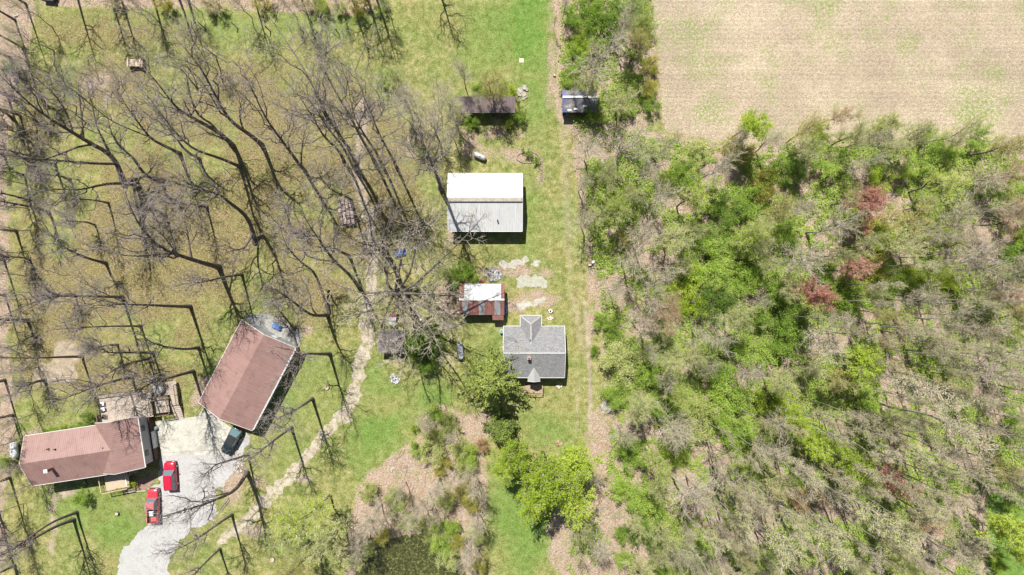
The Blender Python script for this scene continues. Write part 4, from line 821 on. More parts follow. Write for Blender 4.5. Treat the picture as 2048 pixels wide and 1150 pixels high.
# ------------------------------------------------------------------ trees
def tubes(P, Rr, sides):
    k, n, _ = P.shape
    T = np.empty_like(P); T[:, 1:-1] = P[:, 2:]-P[:, :-2]; T[:, 0] = P[:, 1]-P[:, 0]; T[:, -1] = P[:, -1]-P[:, -2]
    T /= np.linalg.norm(T, axis=2, keepdims=True)+1e-9
    ref = np.where(np.abs(T[:, :1, 0:1]) < .8, np.array([[[1., .13, .07]]]), np.array([[[.1, 1., .05]]]))
    A = np.cross(T, np.broadcast_to(ref, T.shape)); A /= np.linalg.norm(A, axis=2, keepdims=True)+1e-9
    B = np.cross(T, A); th = np.arange(sides)*2*math.pi/sides
    V = P[:, :, None]+Rr[:, :, None, None]*(A[:, :, None]*np.cos(th)[None, None, :, None]+B[:, :, None]*np.sin(th)[None, None, :, None])
    base = (np.arange(k)[:, None, None]*n+np.arange(n-1)[None, :, None])*sides
    i = np.arange(sides)[None, None, :]; j = (i+1) % sides
    F = np.stack([base+i, base+j, base+sides+j, base+sides+i], -1).reshape(-1, 4)
    return V.reshape(-1, 3), F
def sprout(P, Rr, m, t0, t1, length, ang, up, npts, rf, rng, wob=.12, rmin=.008, fall=.45, out=None):
    """m children on every parent polyline"""
    k, n, _ = P.shape
    t = t0+(t1-t0)*(np.arange(m)[None, :]+rng.rand(k, m))/m; u = t*(n-1); i = np.minimum(u.astype(int), n-2); f = (u-i)[..., None]
    kk = np.arange(k)[:, None]
    st = P[kk, i]*(1-f)+P[kk, i+1]*f; tg = P[kk, i+1]-P[kk, i]; tg /= np.linalg.norm(tg, axis=2, keepdims=True)+1e-9
    pr = Rr[kk, i]*(1-f[..., 0])+Rr[kk, i+1]*f[..., 0]
    az = rng.rand(k, 1)*6.28+np.arange(m)[None, :]*2.4+rng.rand(k, m)*.9
    ref = np.where(np.abs(tg[..., :1]) < .8, np.array([1., 0, 0]), np.array([0, 1., 0]))
    a = np.cross(tg, ref); a /= np.linalg.norm(a, axis=2, keepdims=True)+1e-9; b = np.cross(tg, a)
    an = ang*(.7+.6*rng.rand(k, m))[..., None]
    d = tg*np.cos(an)+(a*np.cos(az)[..., None]+b*np.sin(az)[..., None])*np.sin(an)
    L = length*(.6+.8*rng.rand(k, m))*(1-fall*t)
    if out is not None: d = d+out
    d[..., 2] += up*.4; d /= np.linalg.norm(d, axis=2, keepdims=True)
    s = np.linspace(0, 1, npts)
    wv = np.cumsum(rng.normal(0, wob, (k, m, npts, 3)), axis=2); wv -= wv[:, :, :1]
    Q = st[:, :, None]+(d[:, :, None]*s[None, None, :, None]+wv*(1.0/math.sqrt(npts)))*L[..., None, None]
    Q[..., 2] += up*.18*(s**2)*L[..., None]
    r0 = np.maximum(pr*rf, rmin*1.4); RR = r0[..., None]*(1-.75*s)+rmin*.3
    return Q.reshape(-1, npts, 3), RR.reshape(-1, npts)
def joinVF(parts):
    Vs = []; Fs = []; b = 0
    for V, F in parts: Vs.append(V); Fs.append(F+b); b += len(V)
    return np.concatenate(Vs), np.concatenate(Fs)
def leaves(C, size, rng, flat=.35):
    """one small bent-free leaf cluster quad per centre, in any direction"""
    k = len(C); n = rng.normal(0, 1, (k, 3)); n[:, 2] = np.abs(n[:, 2])+flat+.45; n /= np.linalg.norm(n, axis=1, keepdims=True)
    a = np.cross(n, rng.normal(0, 1, (k, 3))); a /= np.linalg.norm(a, axis=1, keepdims=True)+1e-9; b = np.cross(n, a)
    s = size*(.55+.9*rng.rand(k, 1)); q = s*(.35+.35*rng.rand(k, 1))
    V = np.stack([C-a*s, C-b*q, C+a*s, C+b*q], 1).reshape(-1, 3)
    return V, np.arange(4*k).reshape(-1, 4)
def smooth_line(pts, n):
    """resample a polyline with rounded corners"""
    P = np.array(pts, float)
    if len(P) == 2: P = np.stack([P[0], (P[0]+P[1])/2, P[1]])
    d = np.r_[0, np.cumsum(np.linalg.norm(np.diff(P, axis=0), axis=1))]
    s = np.linspace(0, d[-1], n); Q = np.stack([np.interp(s, d, P[:, i]) for i in range(3)], 1)
    for _ in range(2): Q[1:-1] = .25*Q[:-2]+.5*Q[1:-1]+.25*Q[2:]
    return Q
def lift(pts, zmax=27.0, b0=None, z0=0.0):
    """photograph polyline starting at the foot of a tree -> points in space, each at the
    height that makes the stem as upright as it can be"""
    bx, by = (pts[0] if b0 is None else b0); bx -= CX; by -= CY; out = []; zl = z0
    for i, (x, y) in enumerate(pts):
        if i == 0 and b0 is None: z = 0.0
        else:
            k = ((x-CX)*bx+(y-CY)*by)/(bx*bx+by*by); z = H*(1-1/max(k, .5))
            z = min(max(z, zl+(.25 if i else 0)), zmax); 
        zl = z; X, Y = wx(x, y, z); out.append((X, Y, z))
    return out
TREES = []      # (object, kind words, x, y) for the labels
def bare_tree(traces, r0=.26, seed=1, bark=None, twig=None, name='bare_tree', dens=1.0, zmax=26, fine=True, leaf=None, leafn=0, extra_h=0.0, crown=1.0):
    rng = np.random.RandomState(seed); bark = bark or BARK_D; twig = twig or TWIG_D
    tr = lift(traces[0], zmax); root = empty(name, tr[0][0], tr[0][1], 0)
    o = np.array([tr[0][0], tr[0][1], 0.0]); T0 = smooth_line(tr, 14)
    if T0[-1, 2] < 16 and extra_h:   # top beyond what the outline shows
        pass
    lines = [T0]; L0 = np.linalg.norm(np.diff(T0, axis=0), axis=1).sum()
    rad = [np.linspace(1, .10, 14)**.95*r0*.92]; rad[0][0] *= 1.35; rad[0][1] *= 1.05
    for tc in traces[1:]:
        # start height = height of the stem where the limb leaves it
        sx, sy = tc[0]; best = min(range(14), key=lambda i: (CX+T0[i, 0]*S*H/(H-T0[i, 2])-sx)**2+(CY-T0[i, 1]*S*H/(H-T0[i, 2])-sy)**2)
        z0 = T0[best, 2]; q = lift(tc, zmax, traces[0][0], z0); q[0] = tuple(T0[best]); Q = smooth_line(q, 10)
        lines.append(np.concatenate([Q, ])); rad.append(np.linspace(.62, .12, 10)*rad[0][best])
    V, F = [], []; parts = []
    for Q, rr in zip(lines, rad): parts.append(tubes(Q[None]-o, rr[None], 8))
    lo = T0[:, 2]; hz = np.clip((lo-lo[-1]*.42), 0, None); tstart = float(np.argmax(hz > 0))/13 if hz.max() > 0 else .4
    tstart = max(.3, min(.6, tstart)); Lc = min(7.5, max(3.0, L0*.26))*crown
    c1 = [];
    for q_, (Q, rr) in enumerate(zip(lines, rad)):
        c1.append(sprout(Q[None], rr[None], max(3, int((11 if q_ == 0 else 6)*dens)), tstart if q_ == 0 else .25, 1.0, Lc*(1 if q_ == 0 else .75), .75, .55, 7, .6, rng, .16, .032))
    P1 = np.concatenate([a for a, _ in c1]); R1 = np.concatenate([b for _, b in c1]); parts.append(tubes(P1-o, R1, 5))
    V, F = joinVF(parts); link('trunk', np_mesh('trunk', V, F, [bark], smooth=True), root)
    P2, R2 = sprout(P1, R1, max(3, int(8*dens)), .12, 1, Lc*.45, .7, .35, 5, .55, rng, .2, .016)
    P3, R3 = sprout(P2, R2, max(3, int(4*dens)), .12, 1, Lc*.23, .65, .25, 3, .6, rng, .2, .009)
    tw = [tubes(P2-o, R2, 4), tubes(P3-o, R3, 3)]
    if fine:
        P4, R4 = sprout(P3, R3, 2, .2, 1, Lc*.13, .6, .15, 2, .7, rng, .1, .008); tw.append(tubes(P4-o, R4, 3))
        tips = P4[:, -1]-o
    else: tips = P3[:, -1]-o
    V, F = joinVF(tw); mi = None; mats = [twig]
    if leafn:
        sel = tips[rng.randint(0, len(tips), leafn)]+rng.normal(0, .12, (leafn, 3)); LV, LF = leaves(sel, .11, rng)
        mi = np.r_[np.zeros(len(F)), np.ones(len(LF))]; F = np.concatenate([F, LF+len(V)]); V = np.concatenate([V, LV]); mats = [twig, leaf]
    link('crown', np_mesh('crown', V, F, mats, mi), root)
    TREES.append(root); return root

# ---- prototypes for the woods (meshes shared by many trees)
PROTO = {}
def proto(kind, v):
    """kind: 'tall' budding tree, 'bush', 'pole' (slim forest tree), 'bare' ; returns trunk mesh, crown mesh, height"""
    if (kind, v) in PROTO: return PROTO[(kind, v)]
    rng = np.random.RandomState(hash_(kind)+v*13)
    if kind == 'bush':
        h = 4.2; ns = 7; st = []
        for i in range(ns):
            a = i*2.4+rng.rand(); rr = .25; d = np.array([math.cos(a), math.sin(a), 0])*(1.3+rng.rand())
            p = np.array([math.cos(a)*rr, math.sin(a)*rr, 0]); e = p+d+np.array([0, 0, h*(.62+.3*rng.rand())])
            st.append(smooth_line([p, p*.5+e*.5-d*.18, e], 6))
        P0 = np.array(st); R0 = np.linspace(.06, .02, 6)[None]*np.ones((ns, 1))
        P1, R1 = sprout(P0, R0, 6, .3, 1, 1.7, .9, .3, 4, .6, rng, .15, .014)
        P2, R2 = sprout(P1, R1, 5, .1, 1, .9, .8, .2, 3, .6, rng, .15, .01)
        V, F = joinVF([tubes(P0, R0, 6), tubes(P1, R1, 4)]); tm = np_mesh('stems', V, F, [BARK_M], smooth=True)
        cen = np.concatenate([P2.reshape(-1, 3), P1[:, 2:].reshape(-1, 3)])
        nl = 5600; C = cen[rng.randint(0, len(cen), nl)]+rng.normal(0, .2, (nl, 3)); sz = .085
        tw = [tubes(P2, R2, 3)]; twm = TWIG_D
    else:
        if kind in ('tall', 'leafy'): h, r0, n1, l1, t0 = 11.0, .17, 14, 4.0, .32
        elif kind == 'pole': h, r0, n1, l1, t0 = 18.5, .17, 10, 2.4, .55
        else: h, r0, n1, l1, t0 = 11.5, .17, 14, 4.4, .28
        st = [np.array([0, 0, 0.])]
        for i in range(1, 7): st.append(np.array([rng.normal(0, .28)*i**.6, rng.normal(0, .28)*i**.6, h*i/6]))
        P0 = smooth_line(st, 12)[None]; R0 = (np.linspace(1, .14, 12)*r0)[None]
        P1, R1 = sprout(P0, R0, n1, t0, 1, l1, .75 if kind != 'pole' else .5, .95, 7, .5, rng, .13, .024)
        P2, R2 = sprout(P1, R1, 8, .15, 1, l1*.42, .7, .3, 4, .55, rng, .16, .013)
        P3, R3 = sprout(P2, R2, 7, .1, 1, l1*.24, .55, .3, 3, .6, rng, .15, .0085)
        V, F = joinVF([tubes(P0, R0, 7), tubes(P1, R1, 5)]); bk = BARK_P if kind not in ('tall', 'leafy') else BARK_M
        tm = np_mesh('trunk', V, F, [bk], smooth=True)
        cen = np.concatenate([P3[:, 1:].reshape(-1, 3), P2[:, 2:].reshape(-1, 3)])
        nl = {'leafy': 8500, 'tall': 6200, 'pole': 1100, 'bare': 800}[kind]; C = cen[rng.randint(0, len(cen), nl)]+rng.normal(0, .1, (nl, 3)); sz = {'leafy': .09}.get(kind, .062)
        tw = [tubes(P2, R2, 3), tubes(P3, R3, 3)]; twm = TWIG_P
    TV, TF = joinVF(tw); LV, LF = leaves(C, sz, rng)
    V = np.concatenate([TV, LV]); F = np.concatenate([TF, LF+len(TV)]); mi = np.r_[np.zeros(len(TF)), np.ones(len(LF))]
    cm = np_mesh('crown', V, F, [twm, LEAF['green']], mi)
    PROTO[(kind, v)] = (tm, cm, h); return PROTO[(kind, v)]
def hash_(s): return sum(ord(c)*(i+3) for i, c in enumerate(s)) % 9973
WOODS = []
def wood_tree(px, py, rad, leaf, kind, name, seed, group=None):
    """px, py, rad: crown as seen in the photograph"""
    rng = np.random.RandomState(seed); rad = rad*(.9 if kind == 'bush' else 1); v = rng.randint(0, {'bush': 6, 'leafy': 4, 'tall': 6, 'pole': 5, 'bare': 5}[kind]); tm, cm, h0 = proto(kind, v)
    nat = {'bush': 2.9, 'leafy': 4.2, 'tall': 4.2, 'pole': 2.9, 'bare': 4.4}[kind]
    s = rad/S/nat*1.02; zs = s**.5 if kind != 'bush' else s**.7
    zc = h0*zs*.72; X, Y = wx(px, py, zc)
    root = empty(name, X, Y, 0, rng.rand()*6.28)
    root.scale = (s, s, zs)
    t = link('stems' if kind == 'bush' else 'trunk', tm, root); c = link('crown', cm, root)
    c.material_slots[1].link = 'OBJECT'; c.material_slots[1].material = LEAF[leaf]
    WOODS.append((root, leaf, kind, px, py, rad)); root['_z'] = 0
    del root['_z']
    return root
# ------------------------------------------------------------------ traced bare trees of the left half
# each entry: stem (foot first) then its main limbs, in photograph pixels
T = [
 (.48, [[(249,370),(240,345),(233,312),(215,302),(184,290),(151,268),(84,229),(39,191),(0,150)],
   [(238,335),(205,328),(157,325),(110,320),(60,318),(0,308)],
   [(225,300),(190,246),(188,217),(176,182)], [(172,274),(165,246),(162,225),(156,168)], [(151,266),(137,233),(121,201),(98,178),(65,148),(47,139)],
   [(184,290),(147,292),(125,310),(74,321),(14,337)]], 'massive dark bare tree, the thickest of the left wood, forking low among the others'),
 (.30, [[(274,372),(250,366),(205,368),(172,378),(141,382),(110,374),(80,385)]], 'bare tree with one long limb reaching left, beside the most massive trunk'),
 (.34, [[(326,360),(305,363),(285,345),(272,325),(268,311),(250,305),(235,290),(222,268),(215,250),(216,237)],
   [(216,240),(196,222),(170,195),(150,185),(125,160)], [(216,240),(226,228),(232,205),(215,185),(200,165),(180,140)], [(222,262),(240,220),(240,190),(250,160)]], 'bare tree with an S-bent trunk over the old campfire patch'),
 (.32, [[(360,307),(330,292),(300,278),(278,246),(260,225),(240,190)], [(300,278),(270,262),(225,246),(190,217),(166,195),(129,168)]], 'forked bare tree, lower left of the wooden wagon in the clearing'),
 (.26, [[(399,318),(385,310),(370,302),(355,280),(335,255),(315,222),(298,195)]], 'slim bare tree leaning up and left from the middle of the left wood'),
 (.30, [[(480,333),(444,318),(420,308),(398,306),(374,289),(350,266),(330,240),(312,212),(290,185)]], 'bare tree with a long bowed trunk between two thicker neighbours'),
 (.42, [[(466,292),(446,270),(420,254),(401,244),(350,216),(335,195),(319,167),(296,144)],
   [(433,260),(425,243),(398,238),(385,215),(378,173),(370,140)], [(385,215),(400,200),(410,180)], [(455,285),(440,275),(410,262)]], 'stout bare tree fanning into three limbs below the clump-topped one'),
 (.38, [[(524,290),(508,274),(491,262),(470,252),(460,244),(452,232),(437,202),(417,167),(405,134),(386,112),(366,95),(345,71),(325,46)],
   [(491,262),(480,240),(478,215),(487,190)]], 'tall bare tree whose straight trunk reaches the grey bushy shadow clump near the top'),
 (.32, [[(611,343),(595,325),(577,297),(562,280),(552,265),(525,228),(513,197),(505,181),(497,157),(476,124)],
   [(575,297),(574,275),(590,255),(588,240)], [(600,330),(602,310),(606,285),(609,262)]], 'bare tree with a thick dark trunk left of the twin-wheeled track'),
 (.36, [[(716,338),(705,311),(695,293),(672,260),(654,236),(627,177),(619,146),(601,125),(580,93),(560,64),(540,35)]], 'tallest bare tree left of the track, its pale feathery top near the fence posts'),
 (.27, [[(708,336),(685,291),(658,260),(644,240),(630,210),(605,180)]], 'middle one of the three stems crowding the track'),
 (.30, [[(690,328),(681,303),(652,278),(638,260),(628,236),(606,205),(590,180)]], 'leftmost of the three stems crowding the track'),
 (.28, [[(763,328),(752,303),(736,281),(722,258),(710,240),(706,225),(700,200),(695,165)], [(720,252),(722,235),(735,222)]], 'bare tree right of the track with an upright twin beside it'),
 (.31, [[(749,323),(738,301),(722,276),(707,245),(697,226),(683,205),(670,181),(655,160),(644,138),(634,111),(630,80)], [(646,138),(650,125),(653,102)]], 'lean bare tree with an antler-like forked tip in the open grass'),
 (.27, [[(795,338),(784,315),(773,295),(754,260),(750,245),(737,218),(722,180),(710,150),(702,118)], [(750,247),(762,232),(770,215)]], 'thin bare tree with a wishbone fork above the track end'),
 (.40, [[(882,378),(878,360),(866,334),(852,300),(846,280),(835,255)], [(866,334),(845,320),(820,316),(800,310)], [(852,300),(870,270),(885,240)]], 'dark bare tree at the left wall of the white barn'),
 (.30, [[(98,426),(84,417),(49,411),(0,402),(-40,396)]], 'bare tree with a horizontal trunk line, upper of the pair at the left edge'),
 (.24, [[(58,401),(29,392),(0,386),(-40,380)]], 'short dark bare tree beside the left edge leaf litter'),
 (.30, [[(110,330),(70,316),(30,303),(-20,296)]], 'bare tree under the massive tree’s long left limb'),
 (.24, [[(64,327),(30,306),(0,290),(-30,275)]], 'thin bare tree near the left edge, under pale dead limbs'),
 (.30, [[(8,310),(-20,300),(-60,285)]], 'bare tree standing half outside the left edge'),
 (.28, [[(33,462),(10,460),(-30,456),(-70,450)]], 'bare tree by the left edge with a long straight shadow'),
 (.30, [[(212,526),(195,522),(176,517),(153,507),(124,493),(112,478),(95,462)]], 'bare tree with a sickle-shaped trunk and twiggy top'),
 (.20, [[(217,406),(190,400),(147,397),(120,402),(95,412)]], 'thin bare tree with a star of shadow at its foot'),
 (.28, [[(245,594),(211,593),(160,592),(111,591),(78,600),(40,615),(0,635)]], 'bare tree with a dead-straight trunk tapering to a drooping tip'),
 (.32, [[(381,613),(340,612),(300,610),(249,609),(215,604),(185,596)], [(249,609),(215,610),(190,612),(166,607),(140,600)], [(249,606),(215,590),(170,567),(140,555),(115,530)]], 'long level-trunked bare tree left of the big tan-roofed garage'),
 (.20, [[(282,652),(240,652),(203,653),(168,655),(120,658)]], 'slim bare tree with a clean broken tip'),
 (.27, [[(306,705),(260,705),(207,706),(201,692),(200,678)], [(207,706),(190,697),(178,690)]], 'bare tree ending in a barkless white snag'),
 (.24, [[(164,713),(120,714),(75,716),(33,716),(-20,714)]], 'slim bare tree beside the bare sandy patch'),
 (.38, [[(56,641),(30,640),(0,639),(-50,636)]], 'thick bare tree, lowest at the left edge above the leaf litter'),
 (.27, [[(397,695),(380,698),(361,698),(335,695),(311,688),(290,680),(275,660)]], 'bare tree with an upturned tip, nearest the garage’s left wall'),
 (.26, [[(298,717),(275,722),(234,735),(215,748),(200,765),(190,785)]], 'bare tree arching over the upper edge of the deck'),
 (.30, [[(387,742),(365,748),(334,757),(300,766),(270,785),(235,800)], [(345,755),(315,757),(285,765),(262,778)]], 'stout bare tree leaning across the wooden deck'),
 (.27, [[(264,753),(235,760),(204,769),(175,778),(150,790),(120,800)], [(204,769),(180,765),(150,757),(110,760)]], 'bare tree spreading pale twigs over the hedge behind the long house'),
 (.24, [[(484,549),(465,551),(424,559),(405,566),(390,566),(370,560)]], 'slim bare tree with a hooked tip above the garage'),
 (.46, [[(438,534),(410,527),(367,514),(340,503),(317,497),(290,465),(262,431),(250,384)], [(345,507),(320,505),(280,516),(217,506),(160,490),(127,464)], [(360,512),(345,495),(325,470),(300,450)], [(385,518),(378,490),(376,465),(368,440)]], 'big shaggy bare tree whose thick shadow ends at the garage corner'),
 (.24, [[(414,414),(395,411),(371,407),(345,407),(317,405)]], 'thin bare tree with a level stem under the winding one'),
 (.40, [[(510,486),(511,470),(503,450),(493,427),(475,418),(456,404),(442,389),(417,377),(400,386),(370,372),(340,357),(300,350)], [(417,377),(395,373),(370,365),(345,352)], [(511,470),(490,498),(465,500),(450,507)]], 'winding bare tree with two sharp bends in the middle of the left wood'),
 (.30, [[(658,626),(652,600),(640,575),(634,550),(625,538),(606,530),(590,512),(570,492),(562,470),(559,450)]], 'crooked bare tree shaped along a dark curve above the garage’s right corner'),  # stem shaped to follow a long dark curve
 (.34, [[(720,577),(705,555),(680,532),(655,508),(648,495),(630,465),(621,452),(607,440),(598,425),(592,405)]], 'bowed bare tree shaped along a dark curve, grey tuft, left of the track'),  # trunk bowed so that it draws the second long dark curve
 (.28, [[(699,512),(690,507),(680,503),(662,492),(648,494),(625,495),(615,487),(610,475)]], 'small bare tree with a hooked top beside the sandy track'),
 (.32, [[(655,630),(640,631),(624,632),(607,620),(583,600),(560,585),(540,575)], [(632,632),(622,615),(621,590),(612,568)]], 'spreading bare tree above the blue tarp'),
 (.30, [[(660,708),(645,708),(616,707),(600,708),(588,722),(575,745)]], 'bare tree sprawling over the shadow beside the garage'),
 (.28, [[(625,797),(605,811),(585,824),(565,832),(545,845)], [(585,826),(578,845),(560,858)]], 'upper of the two corner-shaped bare trees right of the garage'),
 (.28, [[(583,855),(570,864),(545,883),(520,903),(500,920)]], 'lower of the two corner-shaped bare trees right of the garage'),
 (.26, [[(496,909),(482,914),(468,918),(450,924),(430,928),(418,942),(405,955)]], 'bare tree reaching over the gravel beside the black vehicle'),
 (.36, [[(494,944),(482,967),(466,986),(448,992),(425,1002),(400,1012),(360,1022),(326,1033)], [(460,988),(440,989),(425,995),(409,997)]], 'heavy bare tree lying low over the gravel drive'),
 (.25, [[(464,1029),(450,1038),(436,1048),(415,1063),(400,1074),(380,1086),(340,1106)]], 'straight slender bare tree below the pile of logs'),
 (.22, [[(440,1097),(430,1106),(420,1116),(386,1150),(360,1176)]], 'slender bare tree at the bottom edge beside the drive'),
 (.26, [[(154,1024),(138,1031),(120,1036),(98,1048),(76,1062),(36,1092),(-20,1125)]], 'upper of the two parallel straight trunks at bottom left'),
 (.32, [[(148,1039),(130,1045),(112,1052),(90,1064),(70,1076),(35,1094),(0,1112),(-40,1135)]], 'lower and thicker of the two parallel straight trunks at bottom left'),
 (.36, [[(-6,1012),(-40,1025),(-90,1050)]], 'bare tree just outside the left edge below the long house'),
 (.24, [[(703,400),(692,393),(681,388),(664,381),(646,362),(633,340)], [(684,389),(684,380),(690,372)]], 'small bare tree at the corner of the firewood stack'),
 (.18, [[(586,466),(580,447),(575,430),(565,408),(562,396)]], 'bent sapling stem drawn along a shadow streak left of the firewood stack'),  # stem shape stands in for a tree's cast shadow streak
 (.20, [[(590,660),(585,655),(575,640),(558,622),(545,604)]], 'sapling behind the blue tarp'),
 (.26, [[(598,706),(592,690),(587,672),(577,655),(560,640)]], 'bare tree touching the garage’s right roof corner'),
]
for i, (r0, tr, lab) in enumerate(T):
    o = bare_tree(tr, r0, 100+i, dens=.95); tag(o, lab, 'bare tree', 'bare trees of the left wood')
# the two great spreading trees in the middle, seen almost from straight above
def great(foot, fork, limbs, r0, seed, bark, twig, lab, zf=9.5, zt=20):
    rng = np.random.RandomState(seed); fx, fy = wx(*foot); root = empty('bare_tree', fx, fy, 0); o = np.array([fx, fy, 0.])
    a = np.array([fx, fy, 0.]); k = np.array([*wx(*fork, zf), zf]); Q0 = smooth_line([a, a*.5+k*.5+np.array([.3,.2,0]), k], 10)
    parts = [tubes(Q0[None]-o, (np.linspace(1.25, .8, 10)*r0)[None], 10)]; L = []
    for j, lm in enumerate(limbs):
        n = len(lm); pts = [k]+[np.array([*wx(x, y, zf+(zt-zf)*((i+1)/n)**.8), zf+(zt-zf)*((i+1)/n)**.8]) for i, (x, y) in enumerate([(a_+rng.normal(0,7), b_+rng.normal(0,7)) for a_, b_ in lm])]
        L.append(smooth_line(pts, 10))
    P0 = np.array(L); R0 = np.linspace(.42, .07, 10)[None]*r0*np.ones((len(L), 1)); parts.append(tubes(P0-o, R0, 7))
    P1, R1 = sprout(P0, R0, 9, .2, 1, 3.8, .75, .45, 7, .55, rng, .2, .02); parts.append(tubes(P1-o, R1, 5))
    V, F = joinVF(parts); link('trunk', np_mesh('trunk', V, F, [bark], smooth=True), root)
    P2, R2 = sprout(P1, R1, 5, .2, 1, 1.8, .7, .3, 5, .55, rng, .2, .013)
    P3, R3 = sprout(P2, R2, 4, .2, 1, .9, .65, .2, 3, .6, rng, .2, .0095)
    P4, R4 = sprout(P3, R3, 2, .2, 1, .5, .6, .1, 2, .7, rng, .1, .008)
    V, F = joinVF([tubes(P2-o, R2, 4), tubes(P3-o, R3, 3), tubes(P4-o, R4, 3)]); link('crown', np_mesh('crown', V, F, [twig]), root)
    tag(root, lab, 'bare tree', 'great spreading trees in the middle'); return root
great((815,590), (790,586), [[(771,591),(728,583),(677,569)], [(755,602),(735,612),(705,620)], [(775,620),(768,660),(764,690)], [(800,610),(814,645),(850,668)], [(830,600),(880,630),(905,660)],
  [(850,590),(900,580),(950,575)], [(840,560),(880,520),(930,475),(975,445)], [(815,545),(850,490),(880,430)], [(798,530),(830,470),(845,420)], [(795,620),(800,660),(790,700),(800,730)], [(835,615),(870,665),(880,720)], [(780,560),(765,530),(745,500)]], .5, 501, BARK_M, TWIG_P, 'great pale-limbed spreading tree, the widest bare crown, over the dark rusty sheds')
great((772,508), (759,499), [[(740,495),(715,485),(680,465)], [(745,505),(715,515),(695,530)], [(750,475),(735,440),(720,400)], [(775,470),(790,430),(800,395)], [(800,480),(850,450),(890,430)], [(790,500),(830,500),(870,490)], [(765,530),(775,560),(770,590)]], .42, 502, BARK_M, TWIG_D, 'wide bare tree with dark radiating limbs left of the blue scrap', 9, 19)
great((722,346), (714,338), [[(700,340),(692,341),(680,345)], [(730,338),(760,330),(775,328)], [(722,320),(735,300),(730,280)], [(740,345),(765,340),(790,350)], [(705,325),(690,300),(670,290)]], .22, 503, BARK_P, TWIG_P, 'small bleached bare tree with snow-white limbs above the track', 10, 15)
# saplings and trees along the top and left edges
EDGE = [((30,40),(5,20),.2),((52,8),(85,25),.2),((20,115),(-20,90),.22),((45,95),(20,70),.2),((15,190),(-25,170),.25),((40,230),(10,205),.22),((8,520),(-40,515),.22),((10,590),(-40,590),.2),((10,760),(-30,770),.24),((26,830),(-10,840),.22),((20,955),(-20,975),.24),((150,-25),(120,-60),.26),((215,-20),(195,-60),.24),((240,-10),(222,-55),.25),((300,-30),(280,-75),.28),((355,-12),(340,-60),.25),((370,-22),(350,-70),.3),((505,-18),(490,-60),.2),((600,-12),(585,-55),.2),((725,-35),(715,-85),.34),((700,-20),(690,-65),.22),((745,-25),(740,-70),.28),((865,-60),(860,-95),.3),((10,1075),(-30,1095),.26),((30,1130),(0,1160),.22)]
for i, (a, b, r) in enumerate(EDGE):
    o = bare_tree([[a]+[(CX+(a[0]-CX)*k+(b[0]-a[0])*.2*(k-1)*5+2, CY+(a[1]-CY)*k+(i%3-1)*4) for k in (1.08,1.16,1.25)]], r, 700+i, dens=.9, zmax=22)
    EDGE[i] = (a, b, r, o)
EDL = ['short bare tree in the top left corner leaf litter','bare tree with a slanting trunk in the top left corner','bare tree at the left edge level with the top corner scrub','twiggy tree at the green tuft near the top left','grey bare tree at the left edge beside the big low limbs','twiggy tree below the top left scrub','thin tree on the left edge leaf strip, upper one','thin tree on the left edge leaf strip, lower one','bare tree above the white tank at the left edge','twiggy tree behind the upright white tank','bare tree on leaf litter left of the long house','bare tree at the top edge casting the leftmost thin shadow','tree at the top edge with a forked shadow','tree at the top edge whose shadow has a clubbed end','tree at the top edge with the longest straight shadow','twiggy tree at the top edge above the five fence posts’ left end','bare tree at the top edge whose shadow meets the grey bushy shadow clump','small bare tree in the middle of the top leaf strip','small bare tree left of the round green bush on the top edge','large bare tree at the top edge with a broom-shaped shadow','slim bare tree left of the broom-shaped shadow','bare tree right of the broom-shaped shadow’s stem','tree beyond the top edge throwing leafy shade on the open grass','bare tree at the lower left edge','twiggy tree in the bottom left corner']
for (a, b, r, o), l in zip(EDGE, EDL): tag(o, l, 'bare tree', 'trees along the picture’s edge woods')
# the twiggy clump standing in for tree shadow at the top, the dusky thicket trees
wood = wood_tree
def bushy(px, py, rad, leaf, kind, seed, lab, name='young_tree', cat='tree', group=None):
    o = wood_tree(px, py, rad, leaf, kind, name, seed); WOODS.pop(); tag(o, lab, cat, group); return o
bushy(385,75,42,'bare','bare',1,'grey twiggy crown standing in for tree shadow near the posts')  # added crown stands in for the combined shadow of trees beyond the top
bushy(820,215,52,'bare','bare',2,'dusky thick-twigged tree, the darkest crown left of the long rusted roof')
bushy(800,180,40,'sage','tall',3,'grey-green budding tree at the thicket’s upper end')
bushy(858,240,50,'bare','bare',4,'mauve-grey twiggy tree in the thicket above the track')
bushy(775,155,24,'green','bush',5,'small green bush tucked behind the thicket','bush','bush')
bushy(890,190,40,'bare','bare',6,'pale mauve tree left of the long rusted roof')
bushy(905,225,36,'sage','tall',7,'greyish budding tree touching the rusted roof’s left end')
bushy(925,150,30,'bare','bare',8,'small forked bare tree on the grass above the rusted roof')
bushy(985,175,36,'olive','tall',9,'olive-leaved tree spilling over the middle of the rusted roof')
bushy(960,180,20,'green','bush',10,'green bush behind the rusted roof','bush','bush')
bushy(1020,183,18,'lime','bush',11,'bright lime bush at the rusted roof’s upper right corner','bush','bush')
bushy(1038,228,19,'green','bush',12,'bright green bush at the rusted roof’s lower right corner','bush','bush')
bushy(1018,248,10,'lime','bush',13,'small lime bush below the rusted roof’s right end','bush','bush')
bushy(942,245,18,'green','bush',14,'round green bush below the rusted roof’s left end','bush','bush')
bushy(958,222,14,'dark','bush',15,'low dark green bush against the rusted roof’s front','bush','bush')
bushy(905,270,30,'bare','bare',16,'low grey tree between the rusted roof and the fallen silver tank')
bushy(845,305,13,'green','bush',17,'vivid green bush at the foot of the thicket','bush','bush')
bushy(925,540,25,'green','bush',18,'lime green bush nearest the rubble heap','bush','bush')
bushy(905,555,26,'green','bush',19,'green bush left of the striped rusty shed','bush','bush')
bushy(945,555,16,'green','bush',20,'small green bush between rubble heap and striped shed','bush','bush')
